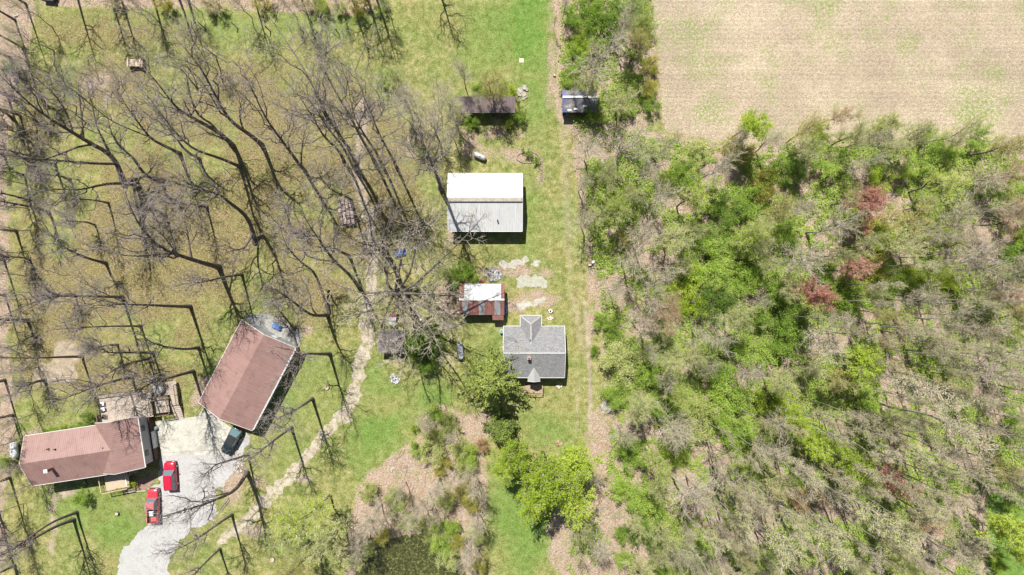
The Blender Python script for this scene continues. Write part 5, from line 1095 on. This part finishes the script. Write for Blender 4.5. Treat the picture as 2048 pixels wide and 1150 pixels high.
bushy(885,535,30,'sage','tall',21,'grey-green tree left of the lime bush')
bushy(855,600,40,'bare','bare',22,'twiggy tree right of the great spreading tree')
bushy(890,650,30,'bare','bare',23,'bare tree screening the striped shed’s lower left corner')
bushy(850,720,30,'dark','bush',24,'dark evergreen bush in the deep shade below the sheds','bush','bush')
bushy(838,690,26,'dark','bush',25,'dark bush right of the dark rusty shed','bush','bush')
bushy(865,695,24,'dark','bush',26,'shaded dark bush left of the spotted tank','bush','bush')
bushy(1058,305,10,'green','bush',27,'left green shrub in the stone-edged flower bed','bush','bush')
bushy(1073,320,9,'green','bush',28,'right green shrub in the stone-edged flower bed','bush','bush')
bushy(1046,300,5,'green','bush',29,'tiny shrub in the stone-edged flower bed','bush','bush')
bushy(643,8,20,'lime','bush',30,'round lime green bush on the top edge','bush','bush')
bushy(680,15,16,'sage','bush',31,'pale bush right of the round lime bush on the top edge','bush','bush')
bushy(600,12,20,'bare','bare',32,'brown twiggy bush on the top edge')
bushy(760,8,18,'green','bush',33,'green bush on the top edge by the broom-shaped shadow','bush','bush')
bushy(38,88,9,'green','bush',34,'small green bush among the top left scrub','bush','bush')
bushy(20,135,20,'dark','bush',35,'dark bush at the left edge under the scrub','bush','bush')
bushy(0,925,22,'green','bush',36,'green bush cut by the left edge beside the long house','bush','bush')
bushy(160,998,19,'green','bush',37,'round green bush alone on the front lawn','bush','bush')
bushy(215,965,5,'lime','bush',38,'tiny lime shrub at the porch’s left corner','bush','bush')
bushy(241,980,8,'lime','bush',39,'lime shrub below the front porch steps','bush','bush')
bushy(265,970,9,'lime','bush',40,'lime shrub in the flower bed right of the porch','bush','bush')
for k, x in enumerate((90,104,118,132,146,160,172)):
    bushy(x,864-k*2.3,9,'green','bush',45+k,['leftmost','second from the left','third from the left','middle one','third from the right','second from the right','rightmost'][k]+' of the low hedge bushes behind the long house','bush','bush','hedge bushes behind the long house')
bushy(170,842,20,'green','bush',60,'low green bush at the deck’s left side','bush','bush')
# thicket by the pond
bushy(868,830,24,'green','bush',61,'bright green bush at the top of the pond thicket','bush','bush')
bushy(828,856,10,'lime','bush',62,'small lime bush on the lawn edge of the pond thicket','bush','bush')
bushy(834,897,19,'green','bush',63,'vivid green bush on the leaf litter left of the thicket','bush','bush')
bushy(845,840,20,'bare','bare',64,'mauve twiggy bush at the top of the pond thicket')
bushy(870,875,28,'sage','bush',65,'grey-green bush in the upper pond thicket','bush','bush')
bushy(885,935,22,'olive','bush',66,'olive bush in the middle of the pond thicket','bush','bush')
bushy(935,910,26,'green','bush',67,'large green bush in the thicket’s right half','bush','bush')
bushy(920,895,26,'sage','bush',68,'pale bush above the large green one in the thicket','bush','bush')
bushy(962,893,18,'orange','bush',69,'rusty brown bush left of the yellow-green tree','bush','bush')
bushy(940,960,34,'bare','bare',70,'bare bush at the thicket’s right edge')
bushy(925,990,26,'olive','bush',71,'yellowish olive bush in the lower thicket','bush','bush')
bushy(885,1060,26,'green','bush',72,'green bush between the thicket and the pond','bush','bush')
bushy(905,1055,18,'green','bush',73,'second green bush at the pond’s upper right corner','bush','bush')
bushy(870,980,34,'bare','bare',74,'bare bush in the heart of the thicket')
bushy(950,1040,36,'bare','bare',75,'brown bare bush along the strip of lawn')
bushy(940,1095,34,'bare','bare',76,'brown bare bush right of the pond')
bushy(830,1030,34,'bare','bare',77,'bare bush leaning over the pond’s upper bank')
bushy(790,1005,30,'sage','bush',78,'grey-green bush on the pond’s upper bank','bush','bush')
bushy(745,1040,36,'bare','bare',79,'dark twiggy bush at the pond’s left bank')
bushy(720,1085,34,'bare','bare',80,'grey bare bush in the shade left of the pond')
bushy(955,1130,22,'olive','bush',81,'olive bush at the bottom edge right of the pond','bush','bush')
bushy(850,1010,24,'bare','bare',82,'thin bare bush on the pond’s upper bank')
# willow and yellow-green trees
bushy(625,1030,62,'lime','tall',90,'airy yellow-green willow left of the pond, upper crown','willow_tree')
bushy(655,1085,62,'sage','tall',91,'airy pale green willow left of the pond, lower crown','willow_tree')
bushy(570,1075,46,'sage','tall',92,'sparse pale green tree on the lower lawn')
bushy(600,1130,50,'olive','tall',93,'sparse olive tree at the bottom edge left of the pond')
bushy(1090,940,78,'lime','leafy',94,'big yellow-green leafing tree below the grey house','leafing_tree')
bushy(1140,925,52,'lime','leafy',95,'yellow-green tree on the right of the big yellow-green one','leafing_tree')
bushy(1070,985,50,'lime','leafy',96,'yellow-green tree over the strip of lawn','leafing_tree')
bushy(1035,895,44,'lime','leafy',97,'yellow-green tree between the spruce and the big leafing tree','leafing_tree')
bushy(1140,1010,50,'lime','leafy',98,'yellow-green tree lowest of the leafing group','leafing_tree')
bushy(1170,1050,44,'sage','tall',99,'paler green tree at the leafing group’s lower right','leafing_tree')
bushy(1015,925,38,'lime','leafy',101,'yellow-green tree at the head of the lawn strip','leafing_tree')
bushy(1205,1090,40,'bare','bare',102,'bare tree below the leafing group')
bushy(1190,955,24,'bare','bare',103,'dusky twiggy bush at the leafing group’s right side')
bushy(2005,1060,52,'lime','leafy',104,'lime tree on the bright green patch at bottom right','leafing_tree')
# spruce
def spruce(px, py, h, rad, seed, lab, lf='pine'):
    rng = np.random.RandomState(seed); X, Y = wx(px, py, 0); root = empty('spruce_tree', X, Y, 0)
    P0 = np.array([[0,0,z] for z in np.linspace(0, h, 12)])[None]+rng.normal(0,.03,(1,12,3)); R0 = np.linspace(.3,.03,12)[None]
    br = []; nb = 95
    for i in range(nb):
        z = h*(.05+.93*(i/nb)); L = rad*(1-(z/h))**.8*(.55+.65*rng.rand())+.3; a = i*2.4+rng.rand()*.5
        d = np.array([math.cos(a), math.sin(a), .28 if z > h*.6 else .08]); s = np.linspace(0, 1, 8)[:, None]
        q = np.array([0,0,z])+d*s*L; q[:, 2] -= (s[:,0]**2)*L*.12; q += np.cumsum(rng.normal(0,.03,(8,3)),0); br.append(q)
    P1 = np.array(br); R1 = np.linspace(.05,.015,8)[None]*np.ones((nb,1)); V, F = joinVF([tubes(P0,R0,8), tubes(P1,R1,4)])
    link('trunk', np_mesh('trunk', V, F, [BARK_D], smooth=True), root)
    P2, R2 = sprout(P1, R1, 15, .3, 1, .95, .8, .0, 4, .5, rng, .12, .012, .5)
    c = np.concatenate([P2.reshape(-1,3), P1[:,2:].reshape(-1,3)]); n = 26000; C = c[rng.randint(0,len(c),n)]+rng.normal(0,.06,(n,3))
    LV, LF = leaves(C, .10, rng, .1); TV, TF = tubes(P2, R2, 3)
    link('crown', np_mesh('crown', np.concatenate([TV,LV]), np.concatenate([TF,LF+len(TV)]), [TWIG_D, LEAF[lf]], np.r_[np.zeros(len(TF)),np.ones(len(LF))]), root)
    tag(root, lab, 'spruce'); return root
spruce(985,745,13.5,7.3,5,'large dark green spruce beside the grey-shingled house, lower left of its roof')
spruce(1004,850,7.0,2.6,6,'smaller bare-branched conifer at the large spruce’s lower edge')

# grey scrub down the left edge and along the top leaf strip
ORD = ['topmost','second','third','fourth','fifth','sixth','seventh','eighth','ninth','tenth','eleventh','twelfth','thirteenth','fourteenth','fifteenth','sixteenth','seventeenth','eighteenth','nineteenth','twentieth','twenty-first','twenty-second','twenty-third','twenty-fourth']
rg = np.random.RandomState(88)
for i, y in enumerate(np.linspace(20, 1130, 24)):
    x = (52 if y < 60 else 34 if y < 130 else 8 if y < 840 else 22 if y < 1000 else 0)+rg.normal(0,8)-8
    bushy(x, y, 22+rg.rand()*12, 'bare' if i % 4 else 'olive', 'bare', 3000+i, ORD[i]+' grey scrub tree counted down the left edge', 'scrub_tree', 'tree', 'scrub down the left edge')
for i, x in enumerate(np.linspace(225, 770, 12)):
    bushy(x, 6+rg.normal(0,4), 17+rg.rand()*8, ['bare','bare','olive','sage'][i % 4], 'bare' if i % 2 else 'bush', 3100+i, ('leftmost' if i == 0 else ORD[i])+' scrub bush counted from the left along the top leaf strip', 'scrub_bush', 'bush', 'scrub along the top leaf strip')
DEN = [((78,250),(20,190)),((60,285),(5,250)),((95,215),(30,140)),((48,350),(-20,340)),((140,360),(80,345)),((28,240),(-30,205)),((190,450),(130,440)),((150,590),(95,592)),((330,430),(270,412)),((60,520),(0,512)),((235,690),(175,698)),((90,760),(40,775))]
for i, (a, b) in enumerate(DEN):
    o = bare_tree([[a, (a[0]*.66+b[0]*.34+3, a[1]*.66+b[1]*.34-3), (a[0]*.33+b[0]*.67, a[1]*.33+b[1]*.67), b]], .2+.05*(i%3), 900+i, dens=1.1)
    tag(o, ['slim bare tree under the massive tree’s outermost limb','bare tree behind the massive tree’s lower left limb','slim tree leaning to the top left scrub','bare tree low on the left beside the level-limbed one','bare tree between the massive trunk and the left edge','small bare tree against the upper left scrub','bare tree right of the one with a sickle trunk','thin tree under the dead-straight trunk’s tip','bare tree under the winding tree’s first bend','slim tree left of the sickle-trunked one','bare tree beside the white snag','bare tree left of the back deck over the lawn'][i], 'bare tree', 'bare trees of the left wood')

rg = np.random.RandomState(5)
TH = [(855,850,'bare','bare'),(895,845,'sage','bush'),(905,870,'bare','bare'),(862,905,'sage','bush'),(905,960,'bare','bare'),(930,940,'sage','bush'),(955,985,'bare','bare'),(890,1000,'sage','bush'),(945,1010,'olive','bush'),(870,1035,'bare','bare'),(915,1085,'olive','bush'),(895,1120,'sage','bush'),(930,1125,'bare','bare'),(810,1045,'sage','bush'),(770,1035,'bare','bare'),(850,1050,'sage','bush'),(725,1060,'bare','bare'),(715,1120,'sage','bush'),(880,1095,'green','bush'),(950,1070,'sage','bush')]
for i, (x, y, l, k) in enumerate(TH):
    bushy(x, y, 20+rg.rand()*8, l, k, 3300+i, ('brushy %s %s, number %d counted down the pond thicket' % ({'bare':'bare','sage':'pale green','olive':'olive','green':'bright green'}[l], 'bush', sorted(range(len(TH)), key=lambda q: TH[q][1]).index(i)+1)), 'thicket_bush', 'bush', 'brush of the pond thicket')

bushy(955,200,20,'sage','bare',3501,'wispy tree hanging over the rusted roof’s left half')
bushy(1000,188,22,'olive','tall',3502,'wispy olive tree over the rusted roof’s right half')
bushy(935,212,14,'green','bush',3503,'bush growing against the rusted roof’s lower left edge','bush','bush')
bushy(1178,182,24,'sage','tall',3504,'leafy tree covering the tarp shed’s upper right corner')
bushy(1190,212,18,'sage','bush',3505,'bush hiding the tarp shed’s right end','bush','bush')
bushy(1150,180,16,'bare','bare',3506,'twiggy tree over the tarp shed’s upper edge')

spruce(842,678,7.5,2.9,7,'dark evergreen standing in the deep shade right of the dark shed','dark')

bushy(1990,1040,26,'lime','leafy',3601,'upper lime bush at the bottom right patch’s left side','bush','bush'); bushy(2030,1110,28,'lime','leafy',3602,'lime bush nearest the bottom right corner','bush','bush'); bushy(2000,1125,24,'lime','bush',3603,'low lime bush at the bottom edge of the bright patch','bush','bush')
bushy(2035,1010,26,'green','bush',3604,'green bush where the bright patch meets the right edge','bush','bush')
bushy(738,1098,20,'sage','bush',3605,'pale bush dipping into the pond’s left end','bush','bush'); bushy(765,1072,20,'olive','bush',3606,'olive bush on the pond’s upper left bank','bush','bush'); bushy(860,1072,18,'sage','bush',3607,'pale bush at the pond’s upper right bank','bush','bush')
bushy(800,985,22,'sage','bare',3608,'wispy tree on the litter slope above the pond'); bushy(735,985,22,'sage','bush',3609,'pale bush at the left foot of the litter slope','bush','bush'); bushy(760,1010,24,'bare','bare',3610,'twiggy tree at the foot of the litter slope')
# ------------------------------------------------------------------ the wood on the right
# explicit crowns read off the photograph: x, y, radius, leaf, shape
W = [
 (1160,30,34,'green','bush'),(1205,58,38,'green','bush'),(1168,88,30,'lime','bush'),(1150,118,26,'green','bush'),(1135,155,22,'green','bush'),(1255,20,42,'green','tall'),(1275,95,36,'olive','tall'),
 (1302,130,22,'olive','bush'),(1245,60,40,'bare','bare'),(1200,130,70,'bare','bare'),(1245,205,38,'sage','tall'),(1190,222,24,'green','bush'),(1255,215,22,'green','bush'),(1300,175,22,'olive','bush'),(1305,210,18,'green','bush'),(1165,160,26,'sage','tall'),
 (1225,20,30,'dark','bush'),(1180,5,34,'green','bush'),(1130,10,18,'bare','bare'),(1110,45,8,'bare','bare'),(1285,55,26,'sage','bush'),
 (1255,290,62,'bare','bare'),(1180,300,46,'bare','bare'),(1165,370,30,'bare','bare'),(1290,345,40,'bare','bare'),(1330,300,34,'bare','bare'),(1220,350,36,'sage','tall'),(1170,440,34,'bare','bare'),(1200,340,20,'green','bush'),
 (1240,415,40,'lime','tall'),(1375,350,34,'green','bush'),(1385,310,30,'sage','bush'),(1430,340,44,'bare','bare'),(1400,300,20,'green','bush'),
 (1500,250,42,'lime','leafy'),(1480,300,36,'olive','bush'),(1475,275,30,'bare','bare'),(1545,285,34,'bare','bare'),(1610,265,34,'olive','tall'),(1675,230,26,'orange','tall'),(1640,262,22,'lime','bush'),(1700,275,34,'sage','tall'),(1740,275,38,'bare','bare'),(1775,250,30,'sage','bush'),(1820,275,40,'sage','tall'),(1870,280,30,'green','bush'),(1910,265,40,'sage','tall'),(1960,275,30,'green','bush'),(2010,290,44,'olive','tall'),(2035,340,40,'orange','tall'),
 (1600,330,36,'dark','bush'),(1560,340,32,'green','bush'),(1660,320,36,'green','bush'),(1720,335,36,'bare','bare'),(1760,330,30,'dark','bush'),(1830,330,34,'green','bush'),(1880,370,44,'lime','tall'),(1950,360,50,'orange','bare'),(1990,420,44,'bare','bare'),(1530,370,36,'olive','bush'),
 (1320,395,50,'bare','bare'),(1380,400,44,'lime','tall'),(1420,395,34,'green','bush'),(1460,420,34,'dark','bush'),(1490,480,40,'lime','tall'),(1440,470,38,'dark','bush'),(1290,470,54,'bare','bare'),(1350,480,44,'sage','tall'),(1420,520,44,'green','bush'),(1550,420,40,'olive','tall'),(1570,470,34,'green','bush'),
 (1665,455,54,'sage','bare'),(1600,420,38,'bare','bare'),(1735,405,42,'red','leafy'),(1745,445,30,'red','bush'),(1700,400,30,'orange','tall'),(1800,430,44,'olive','tall'),(1830,470,40,'lime','bare'),(1900,430,48,'bare','bare'),(2020,440,46,'orange','tall'),(1950,490,34,'red','bare'),(1800,500,50,'sage','tall'),(1600,520,60,'bare','bare'),(1695,540,32,'red','leafy'),(1630,585,44,'red','leafy'),(1870,540,32,'lime','tall'),(1920,520,52,'bare','bare'),(1980,540,50,'bare','bare'),(2010,600,44,'red','tall'),(1840,600,44,'bare','bare'),(1780,560,34,'green','bush'),(1760,625,28,'olive','tall'),(1740,590,30,'sage','tall'),
 (1260,520,44,'sage','bare'),(1310,560,54,'bare','bare'),(1230,580,34,'bare','bare'),(1370,560,40,'lime','bush'),(1340,620,40,'orange','tall'),(1285,650,52,'orange','bare'),(1380,610,34,'lime','bush'),(1430,610,44,'dark','bush'),(1450,560,36,'green','bush'),(1490,560,34,'green','bush'),(1540,560,44,'green','bush'),(1560,620,44,'dark','bush'),(1480,640,50,'sage','tall'),(1415,670,48,'bare','bare'),(1350,720,46,'sage','tall'),(1300,740,40,'green','bush'),(1240,720,44,'sage','bush'),(1200,640,20,'green','bush'),(1225,660,24,'green','bush'),(1190,700,12,'green','bush'),(1450,720,52,'green','bush'),(1510,700,44,'green','bush'),(1580,680,48,'green','bush'),(1640,690,60,'bare','bare'),(1560,750,48,'sage','tall'),
 (1720,720,50,'lime','leafy'),(1660,760,36,'olive','tall'),(1770,680,22,'red','tall'),(1768,725,20,'red','bare'),(1820,660,44,'orange','bare'),(1900,640,50,'bare','bare'),(1970,660,50,'orange','bare'),(2030,700,46,'bare','bare'),(1880,710,54,'olive','bare'),(1960,740,56,'bare','bare'),(1820,760,56,'bare','pole'),(2035,760,44,'orange','bare'),(2040,640,40,'olive','tall'),(2035,850,30,'green','bush'),(2040,960,40,'green','tall'),
 (1230,790,30,'green','bush'),(1290,800,50,'sage','tall'),(1360,790,36,'lime','tall'),(1340,850,60,'bare','bare'),(1250,870,36,'bare','bare'),(1265,910,36,'green','bush'),(1310,920,40,'lime','tall'),(1400,830,44,'sage','bush'),(1460,800,48,'green','bush'),(1480,880,34,'green','bush'),(1375,985,66,'bare','bare'),(1255,985,34,'green','bush'),(1300,1080,40,'green','bush'),(1350,1100,44,'sage','bare'),(1250,1120,24,'green','bush'),(1460,960,50,'bare','bare'),
 (1590,840,40,'lime','leafy'),(1620,880,38,'lime','leafy'),(1580,800,30,'lime','bush'),(1700,925,46,'lime','leafy'),(1650,900,34,'lime','bush'),(1790,970,34,'red','leafy'),(1770,945,20,'red','bush'),(1780,840,34,'lime','tall'),(1740,800,30,'green','bush'),(1640,980,44,'sage','bare'),(1540,900,50,'bare','bare'),(1520,1000,50,'olive','bare'),(1620,1000,34,'orange','bush'),(1550,1080,54,'sage','pole'),
 (1930,920,44,'orange','bare'),(1860,1040,34,'orange','bush'),(1900,850,50,'bare','pole'),(1960,800,40,'orange','bare'),(2000,930,36,'olive','tall'),(1800,1100,44,'olive','bare'),(1750,1030,50,'sage','pole'),(1650,1080,54,'sage','pole'),(1900,1090,44,'orange','bare'),(1790,1130,40,'lime','tall'),(2030,870,30,'green','tall'),
]
rng = np.random.RandomState(77)
occ = [(x, y, r) for x, y, r, _, _ in W]
woodp = [(p[0], p[1]) for p in WOOD[:6]]+[(2120,298),(2120,1230),(1215,1230),(1225,1100),(1240,1000),(1232,800),(1215,600),(1180,470),(1160,300)]
def inside(x, y, poly): return poly_sd(np.array([float(x)]), np.array([float(y)]), poly)[0]
fillers = []
for _ in range(6000):
    if len(fillers) >= 165: break
    x = 1165+rng.rand()*930; y = 255+rng.rand()*960
    if inside(x, y, woodp) < 18 or (x > 1955 and y > 975): continue
    r = 22+rng.rand()*24
    if any(math.hypot(x-a, y-b) < (r+c)*.42 for a, b, c in occ): continue
    n = vnoise(np.array([x/150.]), np.array([y/150.]), 5)[0]+.25*(rng.rand()-.5); far = x > 1560 and y > 620; low = y > 950
    u = rng.rand()
    if far or low and x > 1400: leaf, kd = (('sage','pole') if u < .34 else ('bare','pole') if u < .78 else ('olive','bare') if u < .82 else ('orange','bare') if u < .90 else ('green','bush') if u < .92 else ('sage','tall'))
    elif n < .45: leaf, kd = (('green','bush') if u < .32 else ('lime','bush') if u < .5 else ('sage','tall') if u < .75 else ('bare','bare') if u < .9 else ('lime','bush'))
    else: leaf, kd = (('sage','tall') if u < .35 else ('bare','bare') if u < .65 else ('olive','bush') if u < .78 else ('green','bush'))
    if kd == 'pole': r *= .8
    occ.append((x, y, r)); fillers.append((x, y, r, leaf, kd))
NAMES = {'bush': 'woodland_bush', 'tall': 'budding_tree', 'leafy': 'leafing_tree', 'pole': 'slender_tree', 'bare': 'twiggy_tree'}
PP = []
rg_ = np.random.RandomState(41)
for _ in range(4000):
    if len(PP) >= 100: break
    x = 1440+rg_.rand()*640; y = 440+rg_.rand()*760
    if (x > 1955 and y > 960) or x+y < 2250 or (x < 1750 and y < 840): continue
    if any(math.hypot(x-a, y-b) < 24 for a, b in PP): continue
    PP.append((x, y))
for i, (x, y) in enumerate(PP):
    o = wood_tree(x, y, 15+rg_.rand()*13, ['bare','bare','sage','bare','olive'][i % 5], 'pole', 'slender_tree', 7000+i); WOODS.pop()
    tag(o, 'slender pale-trunked tree leaning outward in the crowded right part of the wood', 'tree', 'crowded slender trees of the right-hand wood')
for i, (x, y, r, leaf, kd) in enumerate(W+fillers): wood_tree(x, y, r, leaf, kd, NAMES[kd], 2000+i)
# labels: look + nearest thing one can find, made unique with an ordinal
CW = {'green':'bright green','dark':'dark green','lime':'lime yellow-green','sage':'pale grey-green','olive':'olive-yellow','red':'rust-red','orange':'orange-tan','bare':'bare grey'}
KW = {'bush':'bush','tall':'budding tree','leafy':'full-leaved tree','pole':'slender tree','bare':'twiggy tree'}
LM = [('the blue-patched shed',1158,203),('the grey-shingled house',1120,700),('the white barn',1046,405),('the pair of pink-red trees',1735,415),('the twin brick-red crowns',1660,560),('the lime tree at the field edge',1500,250),
 ('the red crown at lower right',1795,970),('the wood’s long lime patch',1605,860),('the wood’s central lime crown',1720,720),('the orange tree at the field edge',1675,230),('the picture’s right edge',2048,600),('the picture’s bottom right lime patch',1990,1060),
 ('the dirt lane’s white box',1186,524),('the wood’s broad bare crown',1375,985),('the yellow-green leafing group',1130,960),('the wood’s leftmost lime crown',1240,415),('the field’s lower right corner',2030,270),('the wood’s bottom edge',1500,1150),('the hedgerow’s top end',1200,0),('the wood’s left rusty crown',1285,650),('the grey-green crown in the upper wood',1665,455),('the picture’s right edge, low down',2048,860),('the open litter glade',1240,1060),('the wood’s bottom edge, far right',1850,1150),('the yellow crown amid dark bushes',1490,480)]
def words(n): return ['nearest','second nearest','third nearest','fourth nearest','fifth nearest','sixth nearest','seventh nearest','eighth nearest','ninth nearest','tenth nearest'][n] if n < 10 else '%dth nearest' % (n+1)
bk = {}
for (o, leaf, kd, x, y, r) in WOODS:
    nm, lx, ly = min(LM, key=lambda l: math.hypot(l[1]-x, l[2]-y)); dx, dy = x-lx, y-ly; d = math.hypot(dx, dy)
    rel = 'at' if d < 14 else ('right of' if dx > 0 else 'left of') if abs(dx) > abs(dy) else ('below' if dy > 0 else 'above')
    bk.setdefault((leaf, kd, rel, nm), []).append((d, o, r))
for (leaf, kd, rel, nm), L in bk.items():
    L.sort(key=lambda t: t[0])
    for n, (d, o, r) in enumerate(L):
        pre = '' if len(L) == 1 else words(n)+' '
        tag(o, '%s%s %s %s %s' % (pre, CW[leaf], KW[kd], rel, nm), 'bush' if kd == 'bush' else 'tree', {'bush':'bushes of the right-hand wood','leafy':'leafing trees of the right-hand wood','tall':'budding trees of the right-hand wood','pole':'slender trees of the right-hand wood','bare':'twiggy trees of the right-hand wood'}[kd])
# undergrowth: uncountable low leaves over the wood's floor
def undergrowth():
    rng = np.random.RandomState(9); n = 620000
    px = np.concatenate([1110+rng.rand(int(n*.9))*1000, -60+rng.rand(int(n*.1))*140]); py = -60+rng.rand(len(px))*1290
    X = (px-CX)/S; Y = (CY-py)/S
    m = np.maximum.reduce([poly_sd(px,py,WOOD), poly_sd(px,py,HEDGE)])
    f = fbm(X*.22, Y*.22, 55)*.6+fbm(X*1.1, Y*1.1, 66)*.4
    lane = (px < 1340) & (py > 950) & (px < 1180+ (py-900)*.6)
    keep = (m > 4+rng.rand(len(px))*14) & (f > .43+.05*rng.rand(len(px))+np.where(lane, .12, 0)) & ~((px > 1960) & (py > 980))
    X, Y, f = X[keep], Y[keep], f[keep]
    C = np.stack([X, Y, .08+(f-.45)*4.5*rng.rand(len(X))], 1); V, F = leaves(C, .13, rng, .8)
    o = link('undergrowth', np_mesh('undergrowth', V, F, [LEAF['green']])); tag(o, 'low green undergrowth on the leaf litter of the wood floor', 'undergrowth', None, 'stuff')
undergrowth()
def litter_twigs():
    """fallen twigs and brush, uncountable"""
    rng = np.random.RandomState(19); n = 26000
    px = np.concatenate([1110+rng.rand(int(n*.7))*1000, -60+rng.rand(int(n*.3))*1000]); py = -60+rng.rand(len(px))*1290
    m = np.maximum.reduce([poly_sd(px,py,WOOD), poly_sd(px,py,LEFTW)-1, poly_sd(px,py,TOPW)-3, poly_sd(px,py,BANK)-6, -np.abs(poly_sd(px,py,WOOD))])
    keep = (m > 3) & ~((px > 1960) & (py > 980)) & (poly_sd(px,py,POND) < -16); px, py = px[keep], py[keep]; k = len(px)
    X = (px-CX)/S; Y = (CY-py)/S; a = rng.rand(k)*6.28; L = .4+rng.rand(k)**2*2.2
    P = np.zeros((k,3,3)); 
    for i, t in enumerate((-.5,0,.5)):
        P[:,i,0] = X+np.cos(a)*L*t+rng.normal(0,.05,k); P[:,i,1] = Y+np.sin(a)*L*t+rng.normal(0,.05,k); P[:,i,2] = .06+rng.rand(k)*.12
    Rr = np.stack([.010+L*.012, .008+L*.010, .005+L*.004], 1); V, F = tubes(P, Rr, 3)
    o = link('fallen_twigs', np_mesh('fallen_twigs', V, F, [BARK_P])); tag(o, 'fallen twigs scattered over the leaf litter', 'twigs', None, 'stuff')
litter_twigs()
def log(p, q, r, lab):
    a = wx(*p, .3); b = wx(*q, .3); n = 9; s = np.linspace(0,1,n)[:,None]; rg = np.random.RandomState(int(p[0]))
    P = np.array([*a,0])*(1-s)+np.array([*b,0])*s; P[:, :2] += np.cumsum(rg.normal(0,.05,(n,2)),0); P[:,2] = r+.12; o0 = np.array([*a,0.])
    P1, R1 = sprout(P[None], np.linspace(r,r*.4,n)[None], 7, .5, 1, 1.5, .8, .3, 4, .5, rg)
    V, F = joinVF([tubes(P[None]-o0, np.linspace(r,r*.4,n)[None], 8), tubes(P1-o0, R1, 5)])
    tag(link('fallen_log', np_mesh('fallen_log', V, F, [BARK_P], smooth=True), None, (a[0], a[1], 0)), lab, 'log', 'fallen logs in the wood')
log((1378,335),(1384,300),.18,'pale fallen log at the wood’s upper edge'); log((1420,436),(1450,434),.17,'pale broken log among dark bushes in the wood')
log((1293,826),(1380,832),.14,'forked fallen log across the lower left wood'); log((1508,895),(1540,910),.15,'short fallen log right of the lower green bushes')
log((1545,1030),(1640,1095),.10,'long thin fallen log near the bottom of the wood'); log((1768,584),(1806,588),.14,'straight pale fallen log in the right wood'); log((1768,548),(1840,551),.11,'thin pale fallen log above the straight one')
log((1855,678),(1820,690),.13,'slanting fallen log in the right wood')
